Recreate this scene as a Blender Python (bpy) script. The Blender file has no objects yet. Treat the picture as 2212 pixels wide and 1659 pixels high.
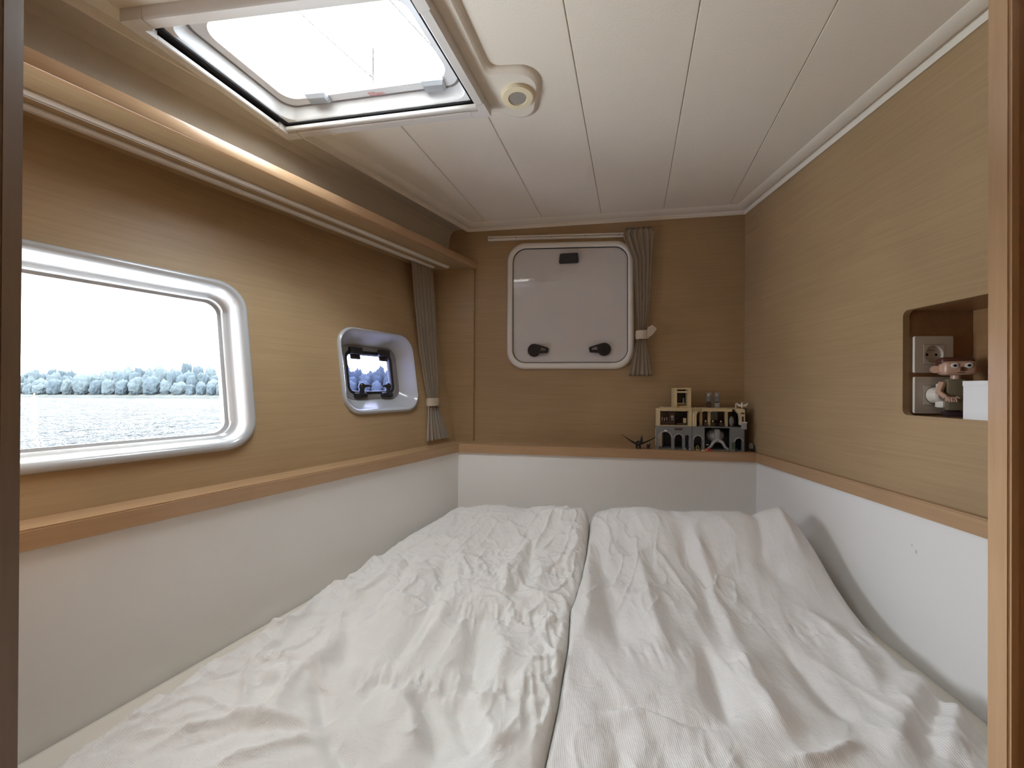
import bpy, bmesh, math, random
import numpy as np
from mathutils import Vector, Matrix

random.seed(7)
SC = bpy.context.scene
COL = SC.collection

# ------------------------------------------------------------------ camera
FPX, CX, CY, ROLL = 830.0, 1106.0, 837.0, math.radians(0.30)
cam_d = bpy.data.cameras.new('camera')
cam = bpy.data.objects.new('camera', cam_d)
COL.objects.link(cam)
cam_d.sensor_fit = 'HORIZONTAL'
cam_d.sensor_width = 36.0
cam_d.lens = 36.0 * FPX / 2212.0
cam_d.shift_y = (CY - 829.5) / 2212.0
cam_d.clip_start = 0.01
cam_d.clip_end = 2000
cam.matrix_world = Matrix.Rotation(math.radians(90), 4, 'X') @ Matrix.Rotation(ROLL, 4, 'Z')
SC.camera = cam

# ------------------------------------------------------------------ sky and exposure
wd = bpy.data.worlds.new('overcast_sky')
SC.world = wd
wd.use_nodes = True
bgn = wd.node_tree.nodes['Background']
bgn.inputs['Color'].default_value = (0.905, 0.955, 1.0, 1)
bgn.inputs['Strength'].default_value = 9.0
SC.view_settings.view_transform = 'Standard'
SC.view_settings.look = 'None'
SC.view_settings.gamma = 1.0
SC.view_settings.use_curve_mapping = False
SC.view_settings.exposure = 1.58
try:
    SC.cycles.max_bounces = 14
    SC.cycles.diffuse_bounces = 8
    SC.cycles.glossy_bounces = 4
    SC.cycles.transparent_max_bounces = 12
    SC.cycles.sample_clamp_indirect = 6.0
except Exception:
    pass

# ------------------------------------------------------------------ maths helpers
def ray(u, v):
    du, dv = u - CX, v - CY
    c, s = math.cos(ROLL), math.sin(ROLL)
    return Vector(((du * c + dv * s) / FPX, 1.0, (-(-du * s + dv * c)) / FPX))

def at_z(u, v, z):
    r = ray(u, v)
    return r * (z / r.z)

def at_y(u, v, y):
    return ray(u, v) * y

class Frame:
    """right-handed frame on a surface: x along, y up in the surface, z into the room"""
    def __init__(s, o, ex, ey):
        s.o = Vector(o)
        s.ex = Vector(ex).normalized()
        ey = Vector(ey)
        s.ey = (ey - s.ex * ey.dot(s.ex)).normalized()
        s.ez = s.ex.cross(s.ey)
        s.M = Matrix(((s.ex.x, s.ey.x, s.ez.x, s.o.x), (s.ex.y, s.ey.y, s.ez.y, s.o.y),
                      (s.ex.z, s.ey.z, s.ez.z, s.o.z), (0, 0, 0, 1)))
    def on(s, u, v, off=0.0):
        r = ray(u, v)
        t = (s.o + s.ez * off).dot(s.ez) / r.dot(s.ez)
        p = r * t - s.o
        return (p.dot(s.ex), p.dot(s.ey))
    def moved(s, x, y, z=0.0):
        return Frame(s.o + s.ex * x + s.ey * y + s.ez * z, s.ex, s.ey)

WORLD = Frame((0, 0, 0), (1, 0, 0), (0, 1, 0))
UP = Vector((0, 0, 1))

def v3(p, z=0.0):
    return Vector((p[0], p[1], z))

def line_x(p, d, q, e):
    """intersection of plan lines p+t d and q+s e"""
    den = d[0] * e[1] - d[1] * e[0]
    t = ((q[0] - p[0]) * e[1] - (q[1] - p[1]) * e[0]) / den
    return Vector((p[0] + d[0] * t, p[1] + d[1] * t, 0))

# ------------------------------------------------------------------ bmesh helpers
def box(bm, x0, x1, y0, y1, z0, z1, bev=0.0, seg=2):
    b = bmesh.new()
    bmesh.ops.create_cube(b, size=1.0)
    for v in b.verts:
        v.co = Vector(((x0 + x1) / 2 + v.co.x * (x1 - x0), (y0 + y1) / 2 + v.co.y * (y1 - y0), (z0 + z1) / 2 + v.co.z * (z1 - z0)))
    if bev > 0:
        bmesh.ops.bevel(b, geom=b.edges[:], offset=bev, segments=seg, affect='EDGES', profile=0.5)
    merge(bm, b)

def merge(bm, b, M=None):
    if M is not None:
        bmesh.ops.transform(b, matrix=M, verts=b.verts[:])
    me = bpy.data.meshes.new('tmp')
    b.to_mesh(me)
    b.free()
    bm.from_mesh(me)
    bpy.data.meshes.remove(me)

def cyl(bm, c, axis, r0, r1, h, seg=24, caps=True):
    b = bmesh.new()
    bmesh.ops.create_cone(b, cap_ends=caps, segments=seg, radius1=r0, radius2=r1, depth=h)
    q = Vector((0, 0, 1)).rotation_difference(Vector(axis).normalized())
    merge(bm, b, Matrix.Translation(Vector(c)) @ q.to_matrix().to_4x4())

def ball(bm, c, rx, ry, rz, sub=2, R=None):
    b = bmesh.new()
    bmesh.ops.create_icosphere(b, subdivisions=sub, radius=1.0)
    M = Matrix.Translation(Vector(c))
    if R is not None:
        M = M @ R
    merge(bm, b, M @ Matrix.Diagonal((rx, ry, rz, 1)))

def loft(bm, loops, cap0=False, cap1=False, closed=True):
    rows = [[bm.verts.new(p) for p in lp] for lp in loops]
    n = len(rows[0])
    for a, b in zip(rows, rows[1:]):
        for i in range(n if closed else n - 1):
            j = (i + 1) % n
            try:
                bm.faces.new((a[i], a[j], b[j], b[i]))
            except ValueError:
                pass
    if cap0:
        bm.faces.new(list(reversed(rows[0])))
    if cap1:
        bm.faces.new(rows[-1])
    return rows

def tube(bm, pts, r, seg=10, caps=True):
    pts = [Vector(p) for p in pts]
    rr = r if isinstance(r, (list, tuple)) else [r] * len(pts)
    loops = []
    prev = None
    for i, p in enumerate(pts):
        d = (pts[min(i + 1, len(pts) - 1)] - pts[max(i - 1, 0)]).normalized()
        if prev is None:
            a = d.orthogonal().normalized()
        else:
            a = (prev - d * prev.dot(d)).normalized()
        prev = a
        b = d.cross(a)
        loops.append([p + (a * math.cos(t) + b * math.sin(t)) * rr[i] for t in [2 * math.pi * k / seg for k in range(seg)]])
    loft(bm, loops, caps, caps)

def rpoly(pts, r, n=6):
    """rounded polygon (2D points, counter-clockwise); r a number or one per corner"""
    out = []
    m = len(pts)
    rs = r if isinstance(r, (list, tuple)) else [r] * m
    for i in range(m):
        p = Vector(pts[i][:2]); a = Vector(pts[i - 1][:2]); b = Vector(pts[(i + 1) % m][:2])
        da = (a - p); db = (b - p)
        ua, ub = da.normalized(), db.normalized()
        ang = ua.angle(ub)
        rad = rs[i]
        cut = min(rad / math.tan(ang / 2), da.length * 0.499, db.length * 0.499)
        rad = cut * math.tan(ang / 2)
        if rad < 1e-6:
            out += [(p.x, p.y)] * (n + 1)
            continue
        c = p + (ua + ub).normalized() * (rad / math.sin(ang / 2))
        s = p + ua * cut - c
        e = p + ub * cut - c
        a0 = math.atan2(s.y, s.x); a1 = math.atan2(e.y, e.x)
        while a1 - a0 > math.pi: a1 -= 2 * math.pi
        while a1 - a0 < -math.pi: a1 += 2 * math.pi
        for k in range(n + 1):
            t = a0 + (a1 - a0) * k / n
            out.append((c.x + math.cos(t) * rad, c.y + math.sin(t) * rad))
    return out

def rrect(x0, x1, y0, y1, r, n=6):
    return rpoly([(x0, y0), (x1, y0), (x1, y1), (x0, y1)], r, n)

def inset(pts, d):
    """inset of a convex counter-clockwise polygon (negative d grows it)"""
    m = len(pts)
    ds = d if isinstance(d, (list, tuple)) else [d] * m
    L = []
    for i in range(m):
        p = Vector(pts[i][:2]); q = Vector(pts[(i + 1) % m][:2])
        e = (q - p).normalized()
        nrm = Vector((-e.y, e.x))
        L.append((p + nrm * ds[i], e))
    out = []
    for i in range(m):
        p, e = L[i - 1]
        q, f = L[i]
        x = line_x(p, e, q, f)
        out.append((x.x, x.y))
    return out

def lift(loop, z):
    return [Vector((p[0], p[1], z)) for p in loop]

def plate(bm, outline, holes, z0, z1):
    """flat plate with holes, front at z1, back at z0"""
    b = bmesh.new()
    edges = []
    for lp in [outline] + list(holes):
        clean = []
        for p in lp:
            if not clean or (abs(p[0] - clean[-1][0]) + abs(p[1] - clean[-1][1])) > 1e-6:
                clean.append(p)
        if (abs(clean[0][0] - clean[-1][0]) + abs(clean[0][1] - clean[-1][1])) < 1e-6:
            clean.pop()
        vs = [b.verts.new((p[0], p[1], z1)) for p in clean]
        for i in range(len(vs)):
            edges.append(b.edges.new((vs[i], vs[(i + 1) % len(vs)])))
    bmesh.ops.triangle_fill(b, use_beauty=True, use_dissolve=False, edges=edges, normal=(0, 0, 1))
    for f in b.faces:
        if f.normal.z < 0:
            f.normal_flip()
    g = bmesh.ops.extrude_face_region(b, geom=b.faces[:])
    for e in g['geom']:
        if isinstance(e, bmesh.types.BMVert):
            e.co.z = z0
    bmesh.ops.recalc_face_normals(b, faces=b.faces[:])
    merge(bm, b)

def prism(bm, pts, z0, z1):
    plate(bm, pts, [], z0, z1)

# ------------------------------------------------------------------ object helpers
MATS = {}
PM = {}

def fin(name, bm, mat, parent=None, fr=None, at=None, smooth=35, kind=None, label=None, cat=None, group=None, recalc=True):
    """bmesh (written in frame fr) -> one mesh object; at: frame of the object when it has no parent"""
    src = (fr or WORLD).M
    dst = PM[parent.name] if parent is not None else (at or fr or WORLD).M
    T = dst.inverted() @ src
    if recalc:
        bmesh.ops.recalc_face_normals(bm, faces=bm.faces[:])
    bmesh.ops.transform(bm, matrix=T, verts=bm.verts[:])
    if smooth:
        lim = math.radians(smooth)
        for f in bm.faces:
            f.smooth = True
        for e in bm.edges:
            if len(e.link_faces) != 2 or e.calc_face_angle(0) > lim:
                e.smooth = False
    me = bpy.data.meshes.new(name)
    bm.to_mesh(me)
    bm.free()
    me.materials.append(MATS[mat] if isinstance(mat, str) else mat)
    o = bpy.data.objects.new(name, me)
    COL.objects.link(o)
    if parent is not None:
        o.parent = parent
    else:
        o.matrix_world = dst
    PM[o.name] = dst
    tag(o, label, cat, group, kind)
    return o

def tag(o, label=None, cat=None, group=None, kind=None):
    if label: o['label'] = label
    if cat: o['category'] = cat
    if group: o['group'] = group
    if kind: o['kind'] = kind
    return o

def thing(name, fr, label=None, cat=None, group=None, kind=None):
    o = bpy.data.objects.new(name, None)
    o.empty_display_size = 0.03
    COL.objects.link(o)
    o.matrix_world = fr.M
    PM[o.name] = fr.M
    return tag(o, label, cat, group, kind)

def cut(o, cutter_bm, fr=None):
    """boolean difference, applied"""
    me = bpy.data.meshes.new('cutter')
    bmesh.ops.recalc_face_normals(cutter_bm, faces=cutter_bm.faces[:])
    cutter_bm.to_mesh(me)
    cutter_bm.free()
    c = bpy.data.objects.new('cutter', me)
    COL.objects.link(c)
    c.matrix_world = (fr or WORLD).M
    m = o.modifiers.new('b', 'BOOLEAN')
    m.operation = 'DIFFERENCE'
    m.object = c
    m.solver = 'EXACT'
    bpy.context.view_layer.update()
    dg = bpy.context.evaluated_depsgraph_get()
    new = bpy.data.meshes.new_from_object(o.evaluated_get(dg))
    o.modifiers.remove(m)
    old = o.data
    o.data = new
    new.name = o.name
    bpy.data.meshes.remove(old)
    bpy.data.objects.remove(c)
    bpy.data.meshes.remove(me)

# ------------------------------------------------------------------ materials
def nodes_of(name):
    m = bpy.data.materials.new(name)
    m.use_nodes = True
    MATS[name] = m
    nt = m.node_tree
    return m, nt, nt.nodes, nt.links, nt.nodes['Principled BSDF']

def plain(name, col, rough=0.5, spec=0.5, metal=0.0, coat=0.0, var=0.0, vscale=6.0, bump=0.0, bscale=80.0, emit=None):
    m, nt, N, L, P = nodes_of(name)
    P.inputs['Base Color'].default_value = (*col, 1)
    P.inputs['Roughness'].default_value = rough
    P.inputs['Specular IOR Level'].default_value = spec
    P.inputs['Metallic'].default_value = metal
    P.inputs['Coat Weight'].default_value = coat
    P.inputs['Coat Roughness'].default_value = 0.03
    tc = N.new('ShaderNodeTexCoord')
    if var > 0:
        n = N.new('ShaderNodeTexNoise')
        n.inputs['Scale'].default_value = vscale
        n.inputs['Detail'].default_value = 4
        L.new(tc.outputs['Object'], n.inputs['Vector'])
        r = N.new('ShaderNodeMixRGB')
        r.inputs['Color1'].default_value = (*[c * (1 - var) for c in col], 1)
        r.inputs['Color2'].default_value = (*[min(1, c * (1 + var)) for c in col], 1)
        L.new(n.outputs['Fac'], r.inputs['Fac'])
        L.new(r.outputs['Color'], P.inputs['Base Color'])
    if bump > 0:
        n = N.new('ShaderNodeTexNoise')
        n.inputs['Scale'].default_value = bscale
        n.inputs['Detail'].default_value = 5
        L.new(tc.outputs['Object'], n.inputs['Vector'])
        b = N.new('ShaderNodeBump')
        b.inputs['Strength'].default_value = 1.0
        b.inputs['Distance'].default_value = bump
        L.new(n.outputs['Fac'], b.inputs['Height'])
        L.new(b.outputs['Normal'], P.inputs['Normal'])
    return m

def wood(name, dark, light, sc=(2.0, 60.0, 60.0), rough=0.42, fine=3.5, bump=0.0002, contrast=1.0, spec=0.4):
    """veneer with the grain along the object's own x"""
    m, nt, N, L, P = nodes_of(name)
    tc = N.new('ShaderNodeTexCoord')
    mp = N.new('ShaderNodeMapping')
    mp.inputs['Scale'].default_value = sc
    L.new(tc.outputs['Object'], mp.inputs['Vector'])
    n1 = N.new('ShaderNodeTexNoise')
    n1.inputs['Scale'].default_value = 1.0
    n1.inputs['Detail'].default_value = 3
    n1.inputs['Distortion'].default_value = 0.6
    L.new(mp.outputs['Vector'], n1.inputs['Vector'])
    mp2 = N.new('ShaderNodeMapping')
    mp2.inputs['Scale'].default_value = (sc[0] * 3, sc[1] * fine, sc[2] * fine)
    L.new(tc.outputs['Object'], mp2.inputs['Vector'])
    n2 = N.new('ShaderNodeTexNoise')
    n2.inputs['Scale'].default_value = 1.0
    n2.inputs['Detail'].default_value = 6
    n2.inputs['Roughness'].default_value = 0.6
    L.new(mp2.outputs['Vector'], n2.inputs['Vector'])
    n3 = N.new('ShaderNodeTexNoise')
    n3.inputs['Scale'].default_value = 2.5
    L.new(tc.outputs['Object'], n3.inputs['Vector'])
    a = N.new('ShaderNodeMath'); a.operation = 'MULTIPLY_ADD'
    a.inputs[1].default_value = 0.55
    L.new(n1.outputs['Fac'], a.inputs[0])
    b = N.new('ShaderNodeMath'); b.operation = 'MULTIPLY'
    b.inputs[1].default_value = 0.45
    L.new(n2.outputs['Fac'], b.inputs[0])
    L.new(b.outputs['Value'], a.inputs[2])
    cr = N.new('ShaderNodeValToRGB')
    mid = 0.5
    w = 0.22 / contrast
    cr.color_ramp.elements[0].position = mid - w
    cr.color_ramp.elements[0].color = (*dark, 1)
    cr.color_ramp.elements[1].position = mid + w
    cr.color_ramp.elements[1].color = (*light, 1)
    L.new(a.outputs['Value'], cr.inputs['Fac'])
    mx = N.new('ShaderNodeMixRGB'); mx.blend_type = 'MULTIPLY'
    mx.inputs['Fac'].default_value = 0.25
    L.new(cr.outputs['Color'], mx.inputs['Color1'])
    L.new(n3.outputs['Color'], mx.inputs['Color2'])
    hs = N.new('ShaderNodeHueSaturation')
    hs.inputs['Saturation'].default_value = 0.0
    hs.inputs['Value'].default_value = 1.6
    L.new(n3.outputs['Color'], hs.inputs['Color'])
    L.new(hs.outputs['Color'], mx.inputs['Color2'])
    L.new(mx.outputs['Color'], P.inputs['Base Color'])
    P.inputs['Roughness'].default_value = rough
    P.inputs['Specular IOR Level'].default_value = spec
    bp = N.new('ShaderNodeBump')
    bp.inputs['Distance'].default_value = bump
    L.new(n2.outputs['Fac'], bp.inputs['Height'])
    L.new(bp.outputs['Normal'], P.inputs['Normal'])
    return m

def pane_mat(name, tint, refl=1.0, haze=0.0):
    """clear sheet: transparent with a fresnel reflection"""
    m, nt, N, L, P = nodes_of(name)
    N.remove(P)
    out = N['Material Output']
    t = N.new('ShaderNodeBsdfTransparent'); t.inputs['Color'].default_value = (*tint, 1)
    g = N.new('ShaderNodeBsdfGlossy'); g.inputs['Roughness'].default_value = 0.02
    f = N.new('ShaderNodeFresnel'); f.inputs['IOR'].default_value = 1.4
    ml = N.new('ShaderNodeMath'); ml.operation = 'MULTIPLY'; ml.inputs[1].default_value = refl
    L.new(f.outputs['Fac'], ml.inputs[0])
    mx = N.new('ShaderNodeMixShader')
    L.new(ml.outputs['Value'], mx.inputs['Fac'])
    L.new(t.outputs['BSDF'], mx.inputs[1])
    L.new(g.outputs['BSDF'], mx.inputs[2])
    last = mx
    if haze > 0:
        d = N.new('ShaderNodeBsdfTranslucent'); d.inputs['Color'].default_value = (0.9, 0.92, 0.95, 1)
        m2 = N.new('ShaderNodeMixShader'); m2.inputs['Fac'].default_value = haze
        L.new(mx.outputs['Shader'], m2.inputs[1])
        L.new(d.outputs['BSDF'], m2.inputs[2])
        last = m2
    L.new(last.outputs['Shader'], out.inputs['Surface'])
    return m

def fabric(name, col, rough=0.85, rib=0.0, ribscale=180.0, wr=0.002, wscale=26.0, stain=None):
    m, nt, N, L, P = nodes_of(name)
    P.inputs['Roughness'].default_value = rough
    P.inputs['Specular IOR Level'].default_value = 0.15
    P.inputs['Sheen Weight'].default_value = 0.15
    tc = N.new('ShaderNodeTexCoord')
    n = N.new('ShaderNodeTexNoise'); n.inputs['Scale'].default_value = wscale; n.inputs['Detail'].default_value = 6
    n.inputs['Distortion'].default_value = 0.8
    L.new(tc.outputs['Object'], n.inputs['Vector'])
    b = N.new('ShaderNodeBump'); b.inputs['Distance'].default_value = wr
    L.new(n.outputs['Fac'], b.inputs['Height'])
    last = b
    if rib > 0:
        w = N.new('ShaderNodeTexWave'); w.inputs['Scale'].default_value = ribscale / 6.2832
        w.wave_profile = 'SIN'; w.inputs['Distortion'].default_value = 0.4
        w.inputs['Detail Scale'].default_value = 2
        L.new(tc.outputs['Object'], w.inputs['Vector'])
        b2 = N.new('ShaderNodeBump'); b2.inputs['Distance'].default_value = rib
        L.new(w.outputs['Fac'], b2.inputs['Height'])
        L.new(b.outputs['Normal'], b2.inputs['Normal'])
        last = b2
    L.new(last.outputs['Normal'], P.inputs['Normal'])
    n2 = N.new('ShaderNodeTexNoise'); n2.inputs['Scale'].default_value = 5
    L.new(tc.outputs['Object'], n2.inputs['Vector'])
    r = N.new('ShaderNodeMixRGB')
    r.inputs['Color1'].default_value = (*[c * 0.96 for c in col], 1)
    r.inputs['Color2'].default_value = (*[min(1, c * 1.03) for c in col], 1)
    L.new(n2.outputs['Fac'], r.inputs['Fac'])
    L.new(r.outputs['Color'], P.inputs['Base Color'])
    return m

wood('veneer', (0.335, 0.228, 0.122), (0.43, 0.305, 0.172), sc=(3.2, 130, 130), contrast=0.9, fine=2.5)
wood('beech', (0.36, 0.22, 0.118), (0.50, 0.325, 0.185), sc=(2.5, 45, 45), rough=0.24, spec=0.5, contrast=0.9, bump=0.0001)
wood('jamb_shaded', (0.115, 0.07, 0.04), (0.16, 0.10, 0.06), sc=(2.5, 45, 45), rough=0.35, contrast=0.9, bump=0.0001)  # darker wood: shade on the window-side jamb is put into its colour
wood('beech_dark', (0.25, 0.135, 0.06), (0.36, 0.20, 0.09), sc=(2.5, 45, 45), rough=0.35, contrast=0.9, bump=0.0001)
plain('panel_white', (0.78, 0.775, 0.76), 0.45, 0.4, var=0.02, vscale=3, bump=0.0003, bscale=30)
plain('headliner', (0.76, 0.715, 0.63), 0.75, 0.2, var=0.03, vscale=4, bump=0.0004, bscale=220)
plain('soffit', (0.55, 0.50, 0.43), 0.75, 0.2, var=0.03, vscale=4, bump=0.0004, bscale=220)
plain('gel_white', (0.44, 0.455, 0.475), 0.22, 0.5, coat=0.25)
plain('plastic_white', (0.74, 0.72, 0.67), 0.35, 0.5)
plain('plastic_grey_white', (0.64, 0.62, 0.60), 0.4, 0.5)
plain('plastic_cream', (0.80, 0.72, 0.52), 0.35, 0.5)
plain('outlet_white', (0.66, 0.62, 0.55), 0.35, 0.5)
plain('black_plastic', (0.018, 0.018, 0.02), 0.35, 0.5)
plain('rubber', (0.012, 0.011, 0.014), 0.7, 0.3)
plain('grey_gasket', (0.22, 0.21, 0.205), 0.5, 0.4)
plain('lens_grey', (0.33, 0.31, 0.28), 0.25, 0.5)
plain('alloy', (0.62, 0.61, 0.60), 0.35, 0.5, metal=0.7)
plain('chrome', (0.55, 0.58, 0.62), 0.15, 0.5, metal=1.0)
plain('frost_grey', (0.59, 0.58, 0.59), 0.5, 0.5, coat=1.0, var=0.03, vscale=5)
plain('coaming_white', (0.78, 0.80, 0.83), 0.3, 0.5)
plain('hinge_grey', (0.40, 0.43, 0.47), 0.22, 0.6, coat=0.5)
plain('red_print', (0.65, 0.22, 0.22), 0.5)
plain('void_dark', (0.02, 0.016, 0.012), 0.8, 0.2)
pane_mat('glass_clear', (0.97, 0.985, 0.99), 0.6)
pane_mat('glass_lavender', (0.58, 0.60, 0.78), 0.6)
fabric('curtain_cloth', (0.56, 0.48, 0.385), wr=0.0006, wscale=120)
fabric('duvet_left_cloth', (0.80, 0.79, 0.765), rib=0.00012, ribscale=900, wr=0.006, wscale=22)
fabric('duvet_right_cloth', (0.77, 0.755, 0.735), rib=0.00025, ribscale=620, wr=0.005, wscale=19)
fabric('sheet_cloth', (0.70, 0.665, 0.585), wr=0.0012, wscale=14)
plain('water', (0.004, 0.007, 0.010), 0.04, 0.22)

# ------------------------------------------------------------------ plan of the cabin
ZT, ZB = -0.231, -0.2654                      # top and underside of the ledge trim
PL = Vector((-0.7755, 0.606, 0)); QL = Vector((-0.215, 1.567, 0))
PR = Vector((0.847, 0.687, 0)); QR = Vector((0.878, 1.3837, 0))
dL = (QL - PL).normalized(); nL = Vector((-dL.y, dL.x, 0))
dB = (QR - QL).normalized(); nB = Vector((-dB.y, dB.x, 0))
dR = (QR - PR).normalized(); nR = Vector((dR.y, -dR.x, 0))
TILT, LEDGE_L, LEDGE_B, LEDGE_R = 0.165, 0.075, 0.105, 0.016
ZC_LIP, ZC = 0.677, 0.694                     # ceiling edge and ceiling field
Y_FRONT = 0.43                                # room side of the doorway bulkhead

LW = Frame(PL + nL * LEDGE_L + UP * ZT, dL, nL * TILT + UP)          # upper left wall, leans outward
BW = Frame(QL + nB * LEDGE_B, dB, UP)                                # upper back wall
RW = Frame(QR + nR * LEDGE_R, -dR, UP)                               # upper right wall, x runs to the camera
LP = Frame(PL + nL * 0.008, dL, UP)                                  # lower panels
BP = Frame(QL + nB * 0.008, dB, UP)
RP = Frame(QR + nR * 0.008, -dR, UP)

def cornerLB(ol, ob): return line_x(PL + nL * ol, dL, QL + nB * ob, dB)
def cornerRB(orr, ob): return line_x(PR + nR * orr, dR, QL + nB * ob, dB)
def left_at(off, y):
    p = PL + nL * off
    return p + dL * ((y - p.y) / dL.y)
def right_at(off, y):
    p = PR + nR * off
    return p + dR * ((y - p.y) / dR.y)

# ------------------------------------------------------------------ outside: water, shore, trees
WATER_Z = -3.0
wm = MATS['water']
N, L = wm.node_tree.nodes, wm.node_tree.links
tc = N.new('ShaderNodeTexCoord')
mp = N.new('ShaderNodeMapping'); mp.inputs['Scale'].default_value = (0.36, 0.17, 1.0)
L.new(tc.outputs['Object'], mp.inputs['Vector'])
n1 = N.new('ShaderNodeTexNoise'); n1.inputs['Scale'].default_value = 1.9; n1.inputs['Detail'].default_value = 4
n1.inputs['Roughness'].default_value = 0.62; n1.inputs['Distortion'].default_value = 0.4
L.new(mp.outputs['Vector'], n1.inputs['Vector'])
bp = N.new('ShaderNodeBump'); bp.inputs['Distance'].default_value = 5.0; bp.inputs['Strength'].default_value = 1.0
L.new(n1.outputs['Fac'], bp.inputs['Height'])
L.new(bp.outputs['Normal'], N['Principled BSDF'].inputs['Normal'])
bm = bmesh.new()
box(bm, -400, 400, 4, 400, WATER_Z - 0.5, WATER_Z)
fin('water', bm, 'water', kind='structure', label='rippled lake water reflecting the overcast sky', smooth=0)

plain('leaf_haze_blue', (0.032, 0.042, 0.049), 0.8, 0.1, var=0.35, vscale=0.9, bump=0.25, bscale=2.2)  # blue-grey of the distant haze is put into both leaf colours
plain('leaf_haze_grey', (0.040, 0.050, 0.055), 0.8, 0.1, var=0.35, vscale=0.8, bump=0.25, bscale=2.5)
plain('shore_earth', (0.04, 0.042, 0.04), 0.9, 0.1, var=0.3, vscale=0.4)
SHORE_Y = 98.0
bm = bmesh.new()
loft(bm, [[Vector((x, SHORE_Y + 0.0, WATER_Z - 0.6)) for x in range(-190, 61, 10)],
          [Vector((x, SHORE_Y + 1.5 + 0.6 * math.sin(x * 0.31), WATER_Z + 0.35)) for x in range(-190, 61, 10)],
          [Vector((x, SHORE_Y + 9, WATER_Z + 1.6 + 0.5 * math.sin(x * 0.13))) for x in range(-190, 61, 10)],
          [Vector((x, SHORE_Y + 40, WATER_Z + 2.0)) for x in range(-190, 61, 10)]], closed=False)
fin('shore_bank', bm, 'shore_earth', kind='structure', label='low earth bank along the far lake shore', recalc=False)

def crown_mesh(name, seed, mat):
    """broad leafy crown reaching to the ground: lumpy, boxy in profile, height 1, radius 1"""
    rnd = random.Random(seed)
    b = bmesh.new()
    bmesh.ops.create_icosphere(b, subdivisions=4, radius=1.0)
    lob = [(Vector((rnd.uniform(-1, 1), rnd.uniform(-1, 1), rnd.uniform(-0.6, 1))).normalized(), rnd.uniform(25, 110), rnd.uniform(0.03, 0.13)) for _ in range(130)]
    for v in b.verts:
        d = v.co.normalized()
        k = 0.9
        for c, sh, a in lob:
            k += a * math.exp(-sh * (1 - d.dot(c)))
        k += 0.10 * rnd.uniform(-1, 1)
        q = (abs(d.x) ** 3 + abs(d.y) ** 3 + abs(d.z) ** 3) ** (-1 / 3)
        q = 0.75 + 0.25 * q
        v.co = d * (k * q)
    mr = max(math.hypot(v.co.x, v.co.y) for v in b.verts)
    z0 = min(v.co.z for v in b.verts); z1 = max(v.co.z for v in b.verts)
    for v in b.verts:
        v.co = Vector((v.co.x / mr, v.co.y / mr, (v.co.z - z0) / (z1 - z0)))
    bmesh.ops.recalc_face_normals(b, faces=b.faces[:])
    for f in b.faces: f.smooth = True
    me = bpy.data.meshes.new(name)
    b.to_mesh(me); b.free()
    me.materials.append(MATS[mat])
    return me

CROWNS = [crown_mesh('tree', 11 + k, 'leaf_haze_blue' if k % 2 else 'leaf_haze_grey') for k in range(6)]
rt = random.Random(3)
def skyline(x):   # tree-top height along the shore
    return 6.6 + 1.1 * math.sin(x * 0.115 + 1.0) + 0.6 * math.sin(x * 0.31) + 0.45 * math.sin(x * 0.77 + 2)
TREE_LABEL = ['bushy haze-blue tree at the waterline of the far lake shore', 'taller haze-blue tree in the second rank behind the waterline trees', 'tall hazy tree in the third rank of the far lakeside wood', 'tallest hazy tree at the very back of the far lakeside wood']
for row in range(4):
    x = -150.0 + row * 1.37
    while x < -12:
        r = rt.uniform(1.3, 2.1)
        h = skyline(x) * (0.70, 0.86, 0.97, 1.06)[row] * rt.uniform(0.86, 1.05)
        x += r
        o = bpy.data.objects.new('tree', CROWNS[rt.randrange(6)])
        COL.objects.link(o)
        o.location = (x, SHORE_Y + 3.2 + row * 4.5, WATER_Z + 0.05 + row * 0.45)
        o.rotation_euler = (0, 0, rt.uniform(0, 6.28))
        o.scale = (r, r, h)
        tag(o, TREE_LABEL[row], 'tree', 'trees of the far lakeside wood, rank %d' % (row + 1))
        x += r * 0.97

plain('buoy_yellow', (0.75, 0.48, 0.06), 0.5)
bp_ = at_y(74, 862, 90)
fb = Frame((bp_.x, bp_.y, WATER_Z), (1, 0, 0), (0, 1, 0))
b_ = thing('buoy', fb, 'yellow marker buoy floating before the wooded shore', 'buoy')
bm = bmesh.new(); cyl(bm, (0, 0, 0.1), (0, 0, 1), 0.35, 0.3, 0.4, 16); fin('float', bm, 'buoy_yellow', b_, fr=fb)
bm = bmesh.new(); cyl(bm, (0, 0, 0.7), (0, 0, 1), 0.15, 0.08, 0.8, 12); fin('topmark', bm, 'buoy_yellow', b_, fr=fb)

# ------------------------------------------------------------------ walls
# large window and port outlines on the left wall
W1 = dict(x0=-0.30, x1=0.389, y0=0.077, y1=0.503)
P2 = dict(x0=0.652, x1=0.984, y0=0.140, y1=0.437)
ZTOP = 0.80
bm = bmesh.new()
xb = (cornerLB(LEDGE_L, LEDGE_B) - LW.o).dot(LW.ex) + 0.25
plate(bm, [(-0.35, -0.10), (xb, -0.10), (xb, ZTOP - ZT), (-0.35, ZTOP - ZT)],
      [rrect(W1['x0'] + 0.006, W1['x1'] - 0.006, W1['y0'] + 0.006, W1['y1'] - 0.006, 0.062),
       rrect(P2['x0'] + 0.006, P2['x1'] - 0.006, P2['y0'] + 0.006, P2['y1'] - 0.006, 0.060)], -0.03, 0.0)
fin('wall_left', bm, 'veneer', fr=LW, kind='structure', label='wood veneer hull-side wall holding two windows', smooth=0)

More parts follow.
